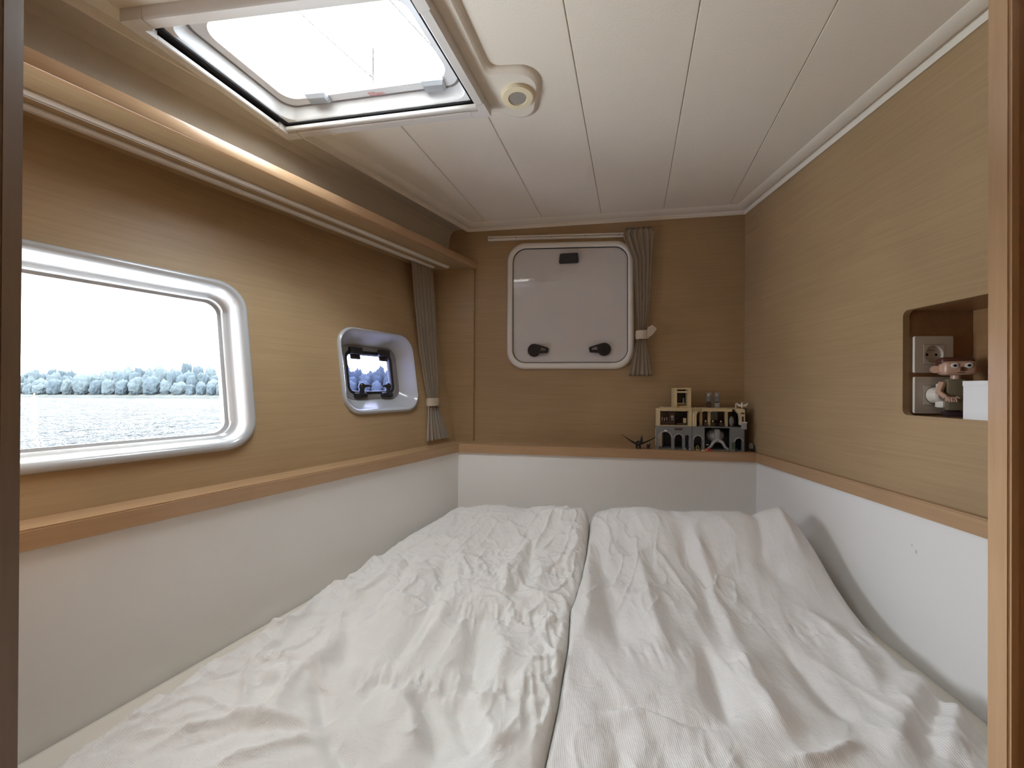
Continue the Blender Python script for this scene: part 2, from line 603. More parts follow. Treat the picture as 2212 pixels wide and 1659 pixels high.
bm = bmesh.new()
cR = (cornerRB(LEDGE_R, LEDGE_B) - BW.o).dot(BW.ex)
cL = (cornerLB(LEDGE_L + 0.2, LEDGE_B) - BW.o).dot(BW.ex)
prism(bm, [(cL, ZB), (cR + 0.05, ZB), (cR + 0.05, ZTOP), (cL, ZTOP)], -0.03, 0.0)
fin('wall_back', bm, 'veneer', fr=BW, kind='structure', label='wood veneer wall at the head of the bunk', smooth=0)

# right wall with the niche opening
nq = [RW.on(1950, 672), RW.on(1950, 896)]
NX0 = (nq[0][0] + nq[1][0]) / 2 ; NY1 = nq[0][1]; NY0 = nq[1][1]
NX1 = NX0 + 0.26
NDEP = 0.15
bm = bmesh.new()
xe = (right_at(LEDGE_R, Y_FRONT - 0.01) - RW.o).dot(RW.ex)
plate(bm, [(-0.13, ZB - 0.02), (xe, ZB - 0.02), (xe, ZTOP), (-0.13, ZTOP)], [rrect(NX0, NX1, NY0, NY1, 0.012, 5)], -0.014, 0.0)
wr_ = fin('wall_right', bm, 'veneer', fr=RW, kind='structure', label='wood veneer wall with an open niche', smooth=0)
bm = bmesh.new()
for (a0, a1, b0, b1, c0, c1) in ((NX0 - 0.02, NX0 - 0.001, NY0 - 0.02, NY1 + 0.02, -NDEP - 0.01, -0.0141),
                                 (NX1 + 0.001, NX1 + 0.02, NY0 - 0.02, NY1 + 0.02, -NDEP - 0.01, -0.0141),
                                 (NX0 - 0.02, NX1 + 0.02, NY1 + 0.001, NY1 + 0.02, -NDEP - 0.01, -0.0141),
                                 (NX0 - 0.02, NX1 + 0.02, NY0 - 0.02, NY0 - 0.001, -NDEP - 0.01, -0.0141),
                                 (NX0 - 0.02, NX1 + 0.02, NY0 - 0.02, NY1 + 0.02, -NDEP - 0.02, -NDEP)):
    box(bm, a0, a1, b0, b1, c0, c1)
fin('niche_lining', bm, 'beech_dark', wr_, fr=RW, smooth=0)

# lower white panels
plain('panel_white_scuffed', (0.78, 0.775, 0.76), 0.45, 0.4, var=0.02, vscale=3, bump=0.0003, bscale=30)
sm_ = MATS['panel_white_scuffed']
N, L = sm_.node_tree.nodes, sm_.node_tree.links
prev = sm_.node_tree.nodes['Principled BSDF'].inputs['Base Color'].links[0].from_socket
tcn = N.new('ShaderNodeTexCoord')
for (u, v, rad, amt) in ((1970, 1178, 0.005, 0.35), (1979, 1192, 0.006, 0.5)):
    px_, py_ = RP.on(u, v)
    mpn = N.new('ShaderNodeMapping'); mpn.inputs['Location'].default_value = (-px_, -py_, 0)
    L.new(tcn.outputs['Object'], mpn.inputs['Vector'])
    gr = N.new('ShaderNodeVectorMath'); gr.operation = 'MULTIPLY'; gr.inputs[1].default_value = (1.0 / (rad * 0.45), 1.0 / rad, 0.0)
    L.new(mpn.outputs['Vector'], gr.inputs[0])
    ln = N.new('ShaderNodeVectorMath'); ln.operation = 'LENGTH'
    L.new(gr.outputs['Vector'], ln.inputs[0])
    mr_ = N.new('ShaderNodeMapRange'); mr_.inputs['From Min'].default_value = 1.0; mr_.inputs['From Max'].default_value = 0.3
    mr_.inputs['To Max'].default_value = amt
    L.new(ln.outputs['Value'], mr_.inputs['Value'])
    mxn = N.new('ShaderNodeMixRGB'); mxn.inputs['Color2'].default_value = (0.18, 0.18, 0.17, 1)
    L.new(mr_.outputs['Result'], mxn.inputs['Fac'])
    L.new(prev, mxn.inputs['Color1'])
    prev = mxn.outputs['Color']
L.new(prev, N['Principled BSDF'].inputs['Base Color'])
def lower(name, fr, p, q, label):
    a = (p - fr.o).dot(fr.ex); b = (q - fr.o).dot(fr.ex)
    lo, hi = min(a, b), max(a, b)
    bm = bmesh.new()
    prism(bm, [(lo, -0.95), (hi, -0.95), (hi, ZB + 0.01), (lo, ZB + 0.01)], -0.02, 0.0)
    return fin(name, bm, 'panel_white_scuffed' if 'right' in name else 'panel_white', fr=fr, kind='structure', label=label, smooth=0)
lower('wall_left_lower', LP, left_at(0.008, Y_FRONT - 0.01), cornerLB(0.008, 0.008), 'white lower panel along the left side of the bunk')
lower('wall_back_lower', BP, cornerLB(0.008, 0.008), cornerRB(0.008, 0.008), 'white lower panel at the head of the bunk')
lower('wall_right_lower', RP, cornerRB(0.008, 0.008), right_at(0.008, Y_FRONT - 0.01), 'white lower panel along the right side of the bunk')

# ledges
def ledge(name, poly, fr, label):
    bm = bmesh.new()
    M = fr.M.inverted()
    pts = [M @ Vector((p.x, p.y, ZB)) for p in poly]
    b = bmesh.new()
    prism(b, [(p.x, p.y) for p in poly], ZB, ZT)
    bmesh.ops.bevel(b, geom=[e for e in b.edges if abs(e.verts[0].co.z - ZT) < 1e-5 and abs(e.verts[1].co.z - ZT) < 1e-5], offset=0.003, segments=2, affect='EDGES')
    merge(bm, b)
    return fin(name, bm, 'beech', at=fr, kind='structure', label=label)
FLb = Frame(PL, dL, nL); FBb = Frame(QL, dB, nB); FRb = Frame(QR, dR, -nR)
ledge('trim_1', [left_at(0, Y_FRONT - 0.005), cornerLB(0, 0), cornerLB(LEDGE_L + 0.02, LEDGE_B + 0.02), left_at(LEDGE_L + 0.02, Y_FRONT - 0.005)], FLb, 'beech ledge below the windows on the left')
ledge('trim_2', [cornerLB(0, 0), cornerRB(0, 0), cornerRB(LEDGE_R + 0.01, LEDGE_B + 0.02), cornerLB(LEDGE_L + 0.02, LEDGE_B + 0.02)], FBb, 'beech ledge across the head of the bunk')
ledge('trim_3', [cornerRB(0, 0), right_at(0, Y_FRONT - 0.005), right_at(LEDGE_R + 0.012, Y_FRONT - 0.005), cornerRB(LEDGE_R + 0.012, LEDGE_B - 0.001)], FRb, 'narrow beech trim below the niche on the right')

# corner post on the back wall beside the left window curtain
px1 = BW.on(1025, 760)[0]
bm = bmesh.new()
box(bm, px1 - 0.20, px1, ZT, 0.522, 0.0, 0.014, 0.001)
fp = Frame(BW.o, BW.ey, -BW.ex)
fin('trim_4', bm, 'veneer', fr=BW, kind='structure', label='flat veneer corner post beside the left curtain')

# ------------------------------------------------------------------ ceiling
SOFF = Vector((0, 0, 0))
VF = [at_z(56, 136, 0.510), at_z(1030, 580, 0.510)]                  # valance front lower edge
dV = (VF[1] - VF[0]); dV.z = 0; dV.normalize(); nV = Vector((-dV.y, dV.x, 0))
SOFF_LINE = VF[0] + nV * 0.119                                       # soffit panel, in plan
L1p = at_z(1010, 500, ZC_LIP)                                        # left edge of the ceiling moulding
LC = L1p - nV * 0.0
gdir = Vector((0.313, 1.0, 0)).normalized()
gn = Vector((gdir.y, -gdir.x, 0))
CE = Frame((0, 0, ZC), gdir, gn * -1.0)    # ceiling frame, x along the boards
cl = thing('ceiling', Frame((0, 0, ZC), gdir, gn), kind='structure', label='cream padded headliner of long boards')

# hatch outline (underside of its frame)
HZ = 0.660
hA = at_z(258, 46, HZ); hB = at_z(622, 303, HZ); hC = at_z(1061, 252, HZ)
n0, n1_ = at_z(298, 41, HZ), at_z(500, 15.3, HZ)
r0, r1 = at_z(1059, 253, HZ), at_z(918, 0, HZ)
hD = line_x(n0, (n1_ - n0), r0, (r1 - r0)); hD.z = HZ
hA = line_x(n0, (n1_ - n0), hB, (hB - hA)); hA.z = HZ
HQ = [(p.x, p.y) for p in (hA, hD, hC, hB)]                          # counter-clockwise from above
HI = inset(HQ, 0.022)

# backing slab above the boards
bm = bmesh.new()
plate(bm, [(-1.9, 0.0), (1.25, 0.0), (1.25, 2.2), (-1.9, 2.2)], [inset(HQ, 0.010)], ZC + 0.010, ZC + 0.04)
fin('deck_slab', bm, 'headliner', cl, smooth=0)

# boards: spacing 0.2345 across, V joints
off0 = at_z(1217, 0, ZC).dot(gn)
lines = [off0 + 0.2345 * k for k in range(-5, 4)]
Lx = (cornerLB(0, LEDGE_B).xy - Vector((0, 0))).to_3d()
c_rb = cornerRB(LEDGE_R, LEDGE_B)
def ceil_poly(d):
    """ceiling field outline, d inside the wall lines"""
    rb = cornerRB(LEDGE_R - d, LEDGE_B - d)
    lp = L1p - nV * d
    lb = line_x(lp, dV, QL + nB * (LEDGE_B - d), dB)
    rf = right_at(LEDGE_R - d, Y_FRONT - 0.02)
    lf = lp + dV * ((Y_FRONT - 0.02 - lp.y) / dV.y)
    return [(lf.x, lf.y), (rf.x, rf.y), (rb.x, rb.y), (lb.x, lb.y)]
FIELD = ceil_poly(0.045)

def clip(poly, p, nrm):
    """keep the part of a polygon where (x-p).nrm >= 0"""
    out = []
    for i in range(len(poly)):
        a, b = Vector(poly[i]), Vector(poly[(i + 1) % len(poly)])
        da, db = (a - p).dot(nrm), (b - p).dot(nrm)
        if da >= 0: out.append((a.x, a.y))
        if (da > 0 > db) or (da < 0 < db):
            c = a + (b - a) * (da / (da - db))
            out.append((c.x, c.y))
    return out
g2 = Vector((gn.x, gn.y))
for k in range(len(lines) - 1):
    pl_ = clip(clip(FIELD, g2 * (lines[k] + 0.0004), g2), g2 * (lines[k + 1] - 0.0004), -g2)
    if len(pl_) < 3:
        continue
    b = bmesh.new()
    vs = [b.verts.new((p[0], p[1], ZC)) for p in pl_]
    b.faces.new(vs)
    g = bmesh.ops.extrude_face_region(b, geom=b.faces[:])
    for e in g['geom']:
        if isinstance(e, bmesh.types.BMVert):
            e.co.z = ZC + 0.010
    bmesh.ops.recalc_face_normals(b, faces=b.faces[:])
    bmesh.ops.bevel(b, geom=[e for e in b.edges if max(abs(v.co.z - ZC) for v in e.verts) < 1e-5 and
                             min(abs((Vector(e.verts[0].co.xy)).dot(g2) - l) + abs(Vector(e.verts[1].co.xy).dot(g2) - l) for l in lines) < 0.004],
                    offset=0.0017, segments=2, affect='EDGES')
    o = fin('ceiling_board', b, 'headliner', cl, smooth=0)
    cb = bmesh.new()
    cc = inset(HQ, 0.010)
    prism(cb, cc, ZC - 0.05, ZC + 0.05)
    for v in cb.verts: pass
    # cutter in world, board is a child of cl: compute in local space of the board
    o.parent = None
    o.matrix_world = PM[cl.name]
    cut(o, cb)
    o.parent = cl
    o.matrix_basis = Matrix.Identity(4)

# moulded edge around the field: lip, groove, sloping strip
prof = [(0.000, ZC_LIP - 0.002), (0.003, ZC_LIP - 0.004), (0.005, ZC_LIP), (0.007, ZC_LIP + 0.010), (0.012, ZC_LIP + 0.013), (0.018, ZC_LIP + 0.006),
        (0.022, ZC_LIP + 0.005), (0.048, ZC - 0.0015), (0.052, ZC + 0.002), (0.052, ZC + 0.012), (-0.004, ZC + 0.012), (-0.004, ZC_LIP - 0.002)]
rings = []
for d, z in prof:
    P_ = ceil_poly(d)
    rings.append([Vector((P_[1][0], P_[1][1], z)), Vector((P_[2][0], P_[2][1], z)), Vector((P_[3][0], P_[3][1], z)), Vector((P_[0][0], P_[0][1], z))])
bm = bmesh.new()
cols = list(zip(*rings))
loft(bm, [list(c) for c in cols], True, True)
em = fin('edge_moulding', bm, 'headliner', cl, smooth=50)
cb = bmesh.new()
prism(cb, inset(HQ, 0.004), 0.60, 0.90)
em.parent = None
em.matrix_world = PM[cl.name]
cut(em, cb)
em.parent = cl
em.matrix_basis = Matrix.Identity(4)

# soffit left of the ceiling: shaded strip, then panel down to the valance
bm = bmesh.new()
p0 = SOFF_LINE.copy(); p1 = L1p.copy()
def along(p, y): return p + dV * ((y - p.y) / dV.y)
ya, yb = 0.15, 1.95
rows = []
for p, z in ((p1, ZC_LIP - 0.002), (p1 + nV * 0.012, ZC_LIP + 0.012), (p0 - nV * 0.012, ZC_LIP + 0.004), (p0, ZC_LIP - 0.012), (p0 + nV * 0.022, 0.530), (p0 + nV * 0.2, 0.530), (p0 + nV * 0.2, 0.76), (p1, 0.76)):
    rows.append([Vector((along(p, ya).x, along(p, ya).y, z)), Vector((along(p, yb).x, along(p, yb).y, z))])
A_ = [r[0] for r in rows]; B_ = [r[1] for r in rows]
loft(bm, [A_, B_], True, True)
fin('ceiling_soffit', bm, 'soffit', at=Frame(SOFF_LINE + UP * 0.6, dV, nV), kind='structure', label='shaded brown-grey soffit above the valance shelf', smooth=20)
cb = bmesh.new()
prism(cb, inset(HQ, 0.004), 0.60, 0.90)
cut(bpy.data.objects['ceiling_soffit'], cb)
# round plug in the soffit strip
pc = at_z(815, 418, ZC_LIP + 0.008)
fpl = Frame(pc, (1, 0, 0), (0, 1, 0))
bm = bmesh.new()
cyl(bm, (0, 0, 0), (0, 0, 1), 0.032, 0.034, 0.006, 32)
fin('cover_plug', bm, 'soffit', fr=fpl, label='flush round cover plug in the soffit beside the hatch', cat='cover')

# plinth moulded round hatch and lamp
PLZ = ZC - 0.011
q1 = at_z(1050, 163, PLZ); q2 = at_z(1162, 158, PLZ); q3 = at_z(1150, 262, PLZ)
rdir = (r0 - r1).normalized()
pr_ = hD + Vector((0.030, 0, 0))
pin = line_x(pr_, rdir, q1, (q2 - q1))
po = [(hA.x - 0.010, hA.y - 0.010), (hD.x + 0.028, hD.y - 0.014), (pin.x, pin.y), (q2.x, q2.y), (q3.x, q3.y), (hC.x + 0.012, hC.y + 0.012), (hB.x - 0.010, hB.y + 0.010)]
rad = [0.02, 0.02, 0.02, 0.045, 0.05, 0.02, 0.02]
def grow(pts, d):
    """offset outward, works for the one reflex corner too"""
    return inset(pts, -d)
bm = bmesh.new()
lo_in = rpoly(po, rad, 8)
lo_out = rpoly(grow(po, 0.012), [r + 0.006 for r in rad], 8)
lo_mid = [((a[0] * 0.5 + b[0] * 0.5), (a[1] * 0.5 + b[1] * 0.5)) for a, b in zip(lo_in, lo_out)]
loft(bm, [lift(lo_out, ZC + 0.001), lift(lo_out, ZC - 0.001), lift(lo_mid, ZC - 0.0075), lift(lo_in, PLZ)])
bb = bmesh.new()
plate(bb, lo_in, [inset(HQ, 0.010)], PLZ, PLZ + 0.004)
merge(bm, bb)
fin('hatch_plinth', bm, 'headliner', cl, smooth=60)

# ------------------------------------------------------------------ deck hatch
FH = Frame((sum(p[0] for p in HQ) / 4, sum(p[1] for p in HQ) / 4, HZ), (hD - hA).normalized(), UP.cross((hD - hA).normalized()))
w4 = thing('window_4', FH, kind='structure', label='deck hatch in the ceiling with a white moulded frame and clear pane')
def v2(p): return Vector((p[0], p[1]))
ecap = 0.045
for i in range(4):
    o0, o1 = v2(HQ[i]), v2(HQ[(i + 1) % 4])
    i0, i1 = v2(HI[i]), v2(HI[(i + 1) % 4])
    e = (o1 - o0).normalized()
    nn = Vector((-e.y, e.x))
    a0, a1 = o0 + e * ecap, o1 - e * ecap
    bm = bmesh.new()
    secs = []
    for a in (a0 + e * 0.0008, a1 - e * 0.0008):
        secs.append([Vector((*(a + nn * d), z)) for d, z in ((0, ZC + 0.0), (0, HZ + 0.004), (0.003, HZ), (0.020, HZ), (0.022, HZ + 0.002), (0.022, HZ + 0.009), (0.006, HZ + 0.0095), (0.006, ZC + 0.0))])
    loft(bm, secs, True, True)
    fin('frame_rail', bm, 'plastic_grey_white', w4, smooth=40)
    # corner cap
    pm = v2(HQ[i - 1]); ep = (pm - o0).normalized()
    b = bmesh.new()
    c_in = i0
    poly = [o0, o0 + e * ecap, (o0 + e * ecap) + nn * 0.0225, c_in, (o0 + ep * ecap) + Vector((ep.y, -ep.x)) * 0.0225, o0 + ep * ecap]
    poly = [(p.x, p.y) for p in poly]
    prism(b, poly, HZ - 0.0006, ZC)
    fin('frame_corner', b, 'plastic_grey_white', w4, smooth=0)
# dark blind track and slot inside the frame
bm = bmesh.new()
plate(bm, inset(HQ, 0.007), [inset(HI, 0.012)], HZ + 0.016, HZ + 0.020)
fin('blind_track', bm, 'rubber', w4, smooth=0)
# pull bar of the blind at the far side
bm = bmesh.new()
o0, o1 = v2(HI[2]), v2(HI[3])
e = (o1 - o0).normalized(); nn = Vector((-e.y, e.x))
secs = [[Vector((*(a + nn * d), z)) for d, z in ((0.001, HZ + 0.004), (0.010, HZ + 0.002), (0.012, HZ + 0.004), (0.012, HZ + 0.011), (0.001, HZ + 0.011))] for a in (o0 + e * 0.004, o1 - e * 0.004)]
loft(bm, secs, True, True)
fin('blind_bar', bm, 'plastic_grey_white', w4, smooth=0)
# coaming from the track up to the pane
c0 = rpoly(inset(HI, 0.010), 0.018, 8); c1 = rpoly(inset(HI, 0.014), 0.030, 8); c2 = rpoly(inset(HI, 0.020), 0.036, 8)
cE = rpoly(inset(HI, -0.004), 0.03, 8)
bm = bmesh.new()
loft(bm, [lift(c0, HZ + 0.0205), lift(c1, HZ + 0.024), lift(c1, HZ + 0.030), lift(c2, HZ + 0.050), lift(c2, HZ + 0.054), lift(cE, HZ + 0.054), lift(cE, HZ + 0.0205), lift(c0, HZ + 0.0205)])
fin('coaming', bm, 'coaming_white', w4, smooth=50)
# clear strip gasket, frit border and pane
c3 = rpoly(inset(HI, 0.024), 0.036, 8); c4 = rpoly(inset(HI, 0.044), 0.036, 8)
bm = bmesh.new()
loft(bm, [lift(c2, HZ + 0.0505), lift(c3, HZ + 0.0505), lift(c3, HZ + 0.055), lift(c2, HZ + 0.055), lift(c2, HZ + 0.0505)])
fin('seal', bm, 'grey_gasket', w4, smooth=0)
bm = bmesh.new()
plate(bm, c3, [c4], HZ + 0.0515, HZ + 0.0525)
fin('pane_border', bm, 'coaming_white', w4, smooth=0)
bm = bmesh.new()
prism(bm, c3, HZ + 0.054, HZ + 0.058)
fin('pane', bm, 'glass_clear', w4, smooth=0)
# hinge blocks and printed warning strip on the far border
mid_line = inset(HI, 0.034)
for (u, v) in ((687, 213), (937, 186)):
    c = at_z(u, v, HZ + 0.046)
    ff = Frame((c.x, c.y, HZ + 0.0512), FH.ex, FH.ey)
    bm = bmesh.new()
    b = bmesh.new()
    lw, ln = 0.0265, 0.0150
    loft(b, [[Vector((sx * lw * k, sy * ln * k2, z)) for sx, sy in ((-1, -1), (1, -1), (1, 1), (-1, 1))] for k, k2, z in ((1, 1, 0.0), (1, 1, -0.004), (0.86, 0.62, -0.011), (0.8, 0.5, -0.0115))], True, True)
    merge(bm, b)
    h = fin('hinge_block', bm, 'hinge_grey', w4, fr=ff, smooth=0)
    for s in (-1, 1):
        bm = bmesh.new()
        cyl(bm, (s * 0.020, 0, -0.006), (s * 0.5, 0, -1), 0.0035, 0.0035, 0.004, 14)
        fin('screw', bm, 'plastic_white', h, fr=ff)
c = at_z(815, 204, HZ + 0.050)
ff = Frame((c.x, c.y, HZ + 0.0512), FH.ex, FH.ey)
bm = bmesh.new()
rr = random.Random(5)
for row, (yy, x0, x1) in enumerate(((0.0075, -0.006, 0.012), (0.0035, -0.019, 0.019), (0.0005, -0.021, 0.021), (-0.003, -0.021, 0.017), (-0.006, -0.021, -0.004))):
    x = x0
    while x < x1:
        w = rr.uniform(0.0015, 0.005)
        box(bm, x, min(x + w, x1), yy - 0.0008, yy + 0.0008, -0.0003, 0)
        x += w + 0.0009
fin('warning_print', bm, 'red_print', w4, fr=ff, smooth=0)

# rigging above the hatch
plain('wire_grey', (0.011, 0.0105, 0.0105), 0.6, 0.1)
def wire(name, p, q, r, label, extra=None):
    p, q = Vector(p), Vector(q)
    d = (q - p).normalized()
    fw = Frame(p, d, d.orthogonal())
    bm = bmesh.new()
    tube(bm, [p, q], r, 8)
    if extra:
        extra(bm)
    return fin(name, bm, 'wire_grey', at=fw, label=label, cat='rigging')
a, b = at_y(640, 22, 3.4), at_y(801, 166, 3.9)
wire('rigging_wire', a + (a - b) * 0.6, b, 0.0085, 'thin grey stay ending in a small ring above the hatch',
     lambda bm: (cyl(bm, b, (0.3, 1, 0.2), 0.017, 0.017, 0.014, 14),))
a, b = at_y(806, 104, 4.6), at_y(806, 190, 4.6)
wire('rigging_wire', a, b, 0.0100, 'short upright grey antenna rod above the hatch')
a, b = at_y(848, 8, 4.2), at_y(936, 104, 4.6)
wire('rigging_wire', a + (a - b) * 0.8, b + (b - a) * 0.8, 0.0095, 'long slanting grey stay crossing a corner of the hatch')

# ------------------------------------------------------------------ ceiling lamp
lc = at_z(1118, 213, PLZ - 0.007)
fl = Frame((lc.x, lc.y, PLZ), (1, 0, 0), (0, 1, 0))
lamp = thing('ceiling_lamp', fl, 'small round cream ceiling spot lamp beside the deck hatch', 'lamp')
def circ(r, n=40): return [(r * math.cos(2 * math.pi * k / n), r * math.sin(2 * math.pi * k / n)) for k in range(n)]
bm = bmesh.new()
loft(bm, [lift(circ(0.038), 0.002), lift(circ(0.038), -0.0045), lift(circ(0.0355), -0.0075), lift(circ(0.022), -0.0083), lift(circ(0.0205), -0.006), lift(circ(0.0205), -0.003)], True, True)
fin('rim', bm, 'plastic_cream', lamp, fr=fl, smooth=40)
bm = bmesh.new()
cyl(bm, (0, 0, -0.0042), (0, 0, 1), 0.0204, 0.0204, 0.004, 32)
fin('lens', bm, 'lens_grey', lamp, fr=fl)

# ------------------------------------------------------------------ overhead valance shelf with two curtain tracks
VS = Frame(VF[0], dV, nV)                      # x along, y outboard, z up
vend = (VF[1] - VF[0]).length + 0.004
v_ = thing('valance_shelf', VS, 'long beech valance shelf under the ceiling along the window wall', 'shelf')
bm = bmesh.new()
b = bmesh.new()
box(b, -0.25, vend, 0.0, 0.016, 0.0, 0.028, 0.0025)
merge(bm, b)
fin('front_rail', bm, 'beech', v_, fr=VS)
bm = bmesh.new()
box(bm, -0.25, vend - 0.006, 0.0155, 0.30, 0.002, 0.020)
vb = fin('board', bm, 'veneer', v_, fr=VS, smooth=0)
def track(name, y, x1, label):
    ft = VS.moved(0, y, 0.0015)
    bm = bmesh.new()
    sec = [(-0.011, 0.0), (-0.011, -0.0035), (-0.0085, -0.0065), (-0.0022, -0.0075), (-0.0022, -0.002), (0.0022, -0.002), (0.0022, -0.0075), (0.0085, -0.0065), (0.011, -0.0035), (0.011, 0.0)]
    loft(bm, [[Vector((x, s[0], s[1])) for s in sec] for x in (-0.25, x1)], True, True)
    return fin(name, bm, 'plastic_white', fr=ft, label=label, cat='curtain track', smooth=0)
xa = (at_z(965, 577, 0.51) - VF[0]).dot(dV)
track('curtain_track', 0.097, xa, 'white curtain track under the valance shelf, closer to its front rail')
track('curtain_track', 0.152, xa - 0.03, 'white curtain track under the valance shelf, closer to the wall')

# ------------------------------------------------------------------ window 1: big fixed hull window
def win_loops(x0, x1, y0, y1, spec):
    return [lift(rrect(x0 + i, x1 - i, y0 + j, y1 - j, r, 8), z) for i, j, r, z in spec]
w1 = thing('window_1', LW.moved((W1['x0'] + W1['x1']) / 2, W1['y0']), kind='structure', label='large fixed hull window with a white moulded surround')
gx1, gy = LW.on(475, 800, -0.05)[0], None
gt = LW.on(300, 632, -0.05)[1]; gb = LW.on(300, 948, -0.05)[1]
ji, jt, jb = W1['x1'] - gx1, W1['y1'] - gt, gb - W1['y0']
bm = bmesh.new()
def wl(k, z, r, e=0.0):
    return lift(rrect(W1['x0'] + ji * k, W1['x1'] - ji * k - e, W1['y0'] + jb * k, W1['y1'] - jt * k, r, 10), z)
loft(bm, [wl(-0.02, -0.002, 0.07), wl(-0.02, 0.006, 0.07), wl(0.04, 0.012, 0.068), wl(0.14, 0.0155, 0.064), wl(0.30, 0.0145, 0.058), wl(0.42, 0.008, 0.052), wl(0.50, -0.006, 0.048),
          wl(0.56, -0.022, 0.044), wl(0.66, -0.030, 0.040), wl(0.80, -0.034, 0.036), wl(0.84, -0.045, 0.033), wl(0.98, -0.047, 0.030), wl(1.0, -0.052, 0.029),
          wl(1.0, -0.062, 0.029), wl(-0.02, -0.062, 0.07)])
fin('surround', bm, 'gel_white', w1, fr=LW, smooth=50)
bm = bmesh.new()
prism(bm, rrect(W1['x0'] + ji * 0.98, W1['x1'] - ji * 0.98, W1['y0'] + jb * 0.98, W1['y1'] - jt * 0.98, 0.03, 10), -0.060, -0.053)
fin('pane', bm, 'glass_clear', w1, fr=LW, smooth=0)

# ------------------------------------------------------------------ window 2: small opening port
w2 = thing('window_2', LW.moved((P2['x0'] + P2['x1']) / 2, P2['y0']), kind='structure', label='small opening port with white liner, black frame and two twist latches')
fo = [LW.on(738, 748, -0.055), LW.on(855, 752, -0.055), LW.on(857, 860, -0.055), LW.on(742, 862, -0.055)]
fx0 = (LW.on(737, 800, -0.055)[0] + 0.0); fx1 = LW.on(857, 810, -0.055)[0]
fy1 = (LW.on(790, 749, -0.055)[1]); fy0 = LW.on(800, 862, -0.055)[1]
bm = bmesh.new()
def pl2(k, z, r):
    return lift(rrect(P2['x0'] + (fx0 - P2['x0']) * k, P2['x1'] + (fx1 - P2['x1']) * k, P2['y0'] + (fy0 - P2['y0']) * k, P2['y1'] + (fy1 - P2['y1']) * k, r, 8), z)
loft(bm, [pl2(0, -0.002, 0.065), pl2(0, 0.005, 0.065), pl2(0.05, 0.010, 0.063), pl2(0.14, 0.0115, 0.061), pl2(0.24, 0.007, 0.058), pl2(0.34, -0.006, 0.055), pl2(0.62, -0.030, 0.048),
          pl2(0.92, -0.050, 0.042), pl2(1.0, -0.055, 0.040), pl2(1.0, -0.075, 0.040), pl2(0.02, -0.075, 0.064)])
fin('liner', bm, 'gel_white', w2, fr=LW, smooth=50)
def pr(i, z, r): return lift(rrect(fx0 + i, fx1 - i, fy0 + i, fy1 - i, r, 8), z)
bm = bmesh.new()
loft(bm, [pr(-0.002, -0.055, 0.04), pr(0.0, -0.052, 0.038), pr(0.016, -0.052, 0.030), pr(0.018, -0.056, 0.029), pr(0.018, -0.074, 0.029), pr(-0.002, -0.074, 0.04)])
fin('frame', bm, 'grey_gasket', w2, fr=LW, smooth=40)
bm = bmesh.new()
def sq(i, z, r): return lift(rrect(fx0 + i, fx1 - i, fy0 + i, fy1 - i, r, 8), z)
loft(bm, [sq(0.017, -0.072, 0.028), sq(0.017, -0.058, 0.028), sq(0.020, -0.055, 0.026), sq(0.028, -0.055, 0.020), sq(0.030, -0.058, 0.019), sq(0.030, -0.072, 0.019), sq(0.017, -0.072, 0.028)])
fin('sash', bm, 'black_plastic', w2, fr=LW, smooth=40)
bm = bmesh.new()
prism(bm, rrect(fx0 + 0.028, fx1 - 0.028, fy0 + 0.028, fy1 - 0.028, 0.02, 8), -0.068, -0.063)
fin('pane', bm, 'glass_lavender', w2, fr=LW, smooth=0)
cxm = (fx0 + fx1) / 2
for s in (-1, 1):
    hx = cxm + s * 0.062
    bm = bmesh.new()
    box(bm, hx - 0.026, hx + 0.026, fy1 - 0.034, fy1 - 0.008, -0.056, -0.040, 0.004)
    box(bm, hx - 0.020, hx + 0.020, fy1 - 0.050, fy1 - 0.028, -0.057, -0.050, 0.003)
    h = fin('hinge', bm, 'black_plastic', w2, fr=LW)
    lx = cxm + s * 0.058
    bm = bmesh.new()
    box(bm, lx - 0.028, lx + 0.024, fy0 + 0.004, fy0 + 0.022, -0.056, -0.040, 0.005)
    lb_ = fin('latch', bm, 'black_plastic', w2, fr=LW)
    bm = bmesh.new()
    tube(bm, [(lx, fy0 + 0.014, -0.045), (lx, fy0 + 0.030, -0.042), (lx, fy0 + 0.040, -0.040)], [0.008, 0.009, 0.010], 12)
    ball(bm, (lx, fy0 + 0.044, -0.038), 0.013, 0.013, 0.010)
    tube(bm, [(lx, fy0 + 0.044, -0.036), (lx - s * 0.018, fy0 + 0.045, -0.032), (lx - s * 0.036, fy0 + 0.043, -0.031)], [0.007, 0.005, 0.002], 10)
    fin('twist_knob', bm, 'black_plastic', lb_, fr=LW)

# ------------------------------------------------------------------ window 3: square hatch in the back wall
hc = [BW.on(*p) for p in ((1096, 797), (1369, 797), (1369, 521), (1097, 528))]
w3 = thing('window_3', BW.moved((hc[0][0] + hc[1][0]) / 2, hc[0][1]), kind='structure', label='square frosted hatch with rounded white frame and black latches in the back wall')
bm = bmesh.new()
def hl(i, z, r): return lift(rpoly(inset(hc, i), r, 10), z)
loft(bm, [hl(0.0, -0.001, 0.075), hl(0.0, 0.010, 0.075), hl(0.004, 0.018, 0.073), hl(0.010, 0.021, 0.069), hl(0.019, 0.021, 0.061), hl(0.024, 0.018, 0.056), hl(0.025, 0.012, 0.055), hl(0.025, 0.0, 0.055)])
fin('frame', bm, 'plastic_white', w3, fr=BW, smooth=50)
bm = bmesh.new()
loft(bm, [hl(0.0245, 0.006, 0.055), hl(0.0245, 0.0145, 0.055), hl(0.0268, 0.0145, 0.053), hl(0.0268, 0.006, 0.053), hl(0.0245, 0.006, 0.055)])
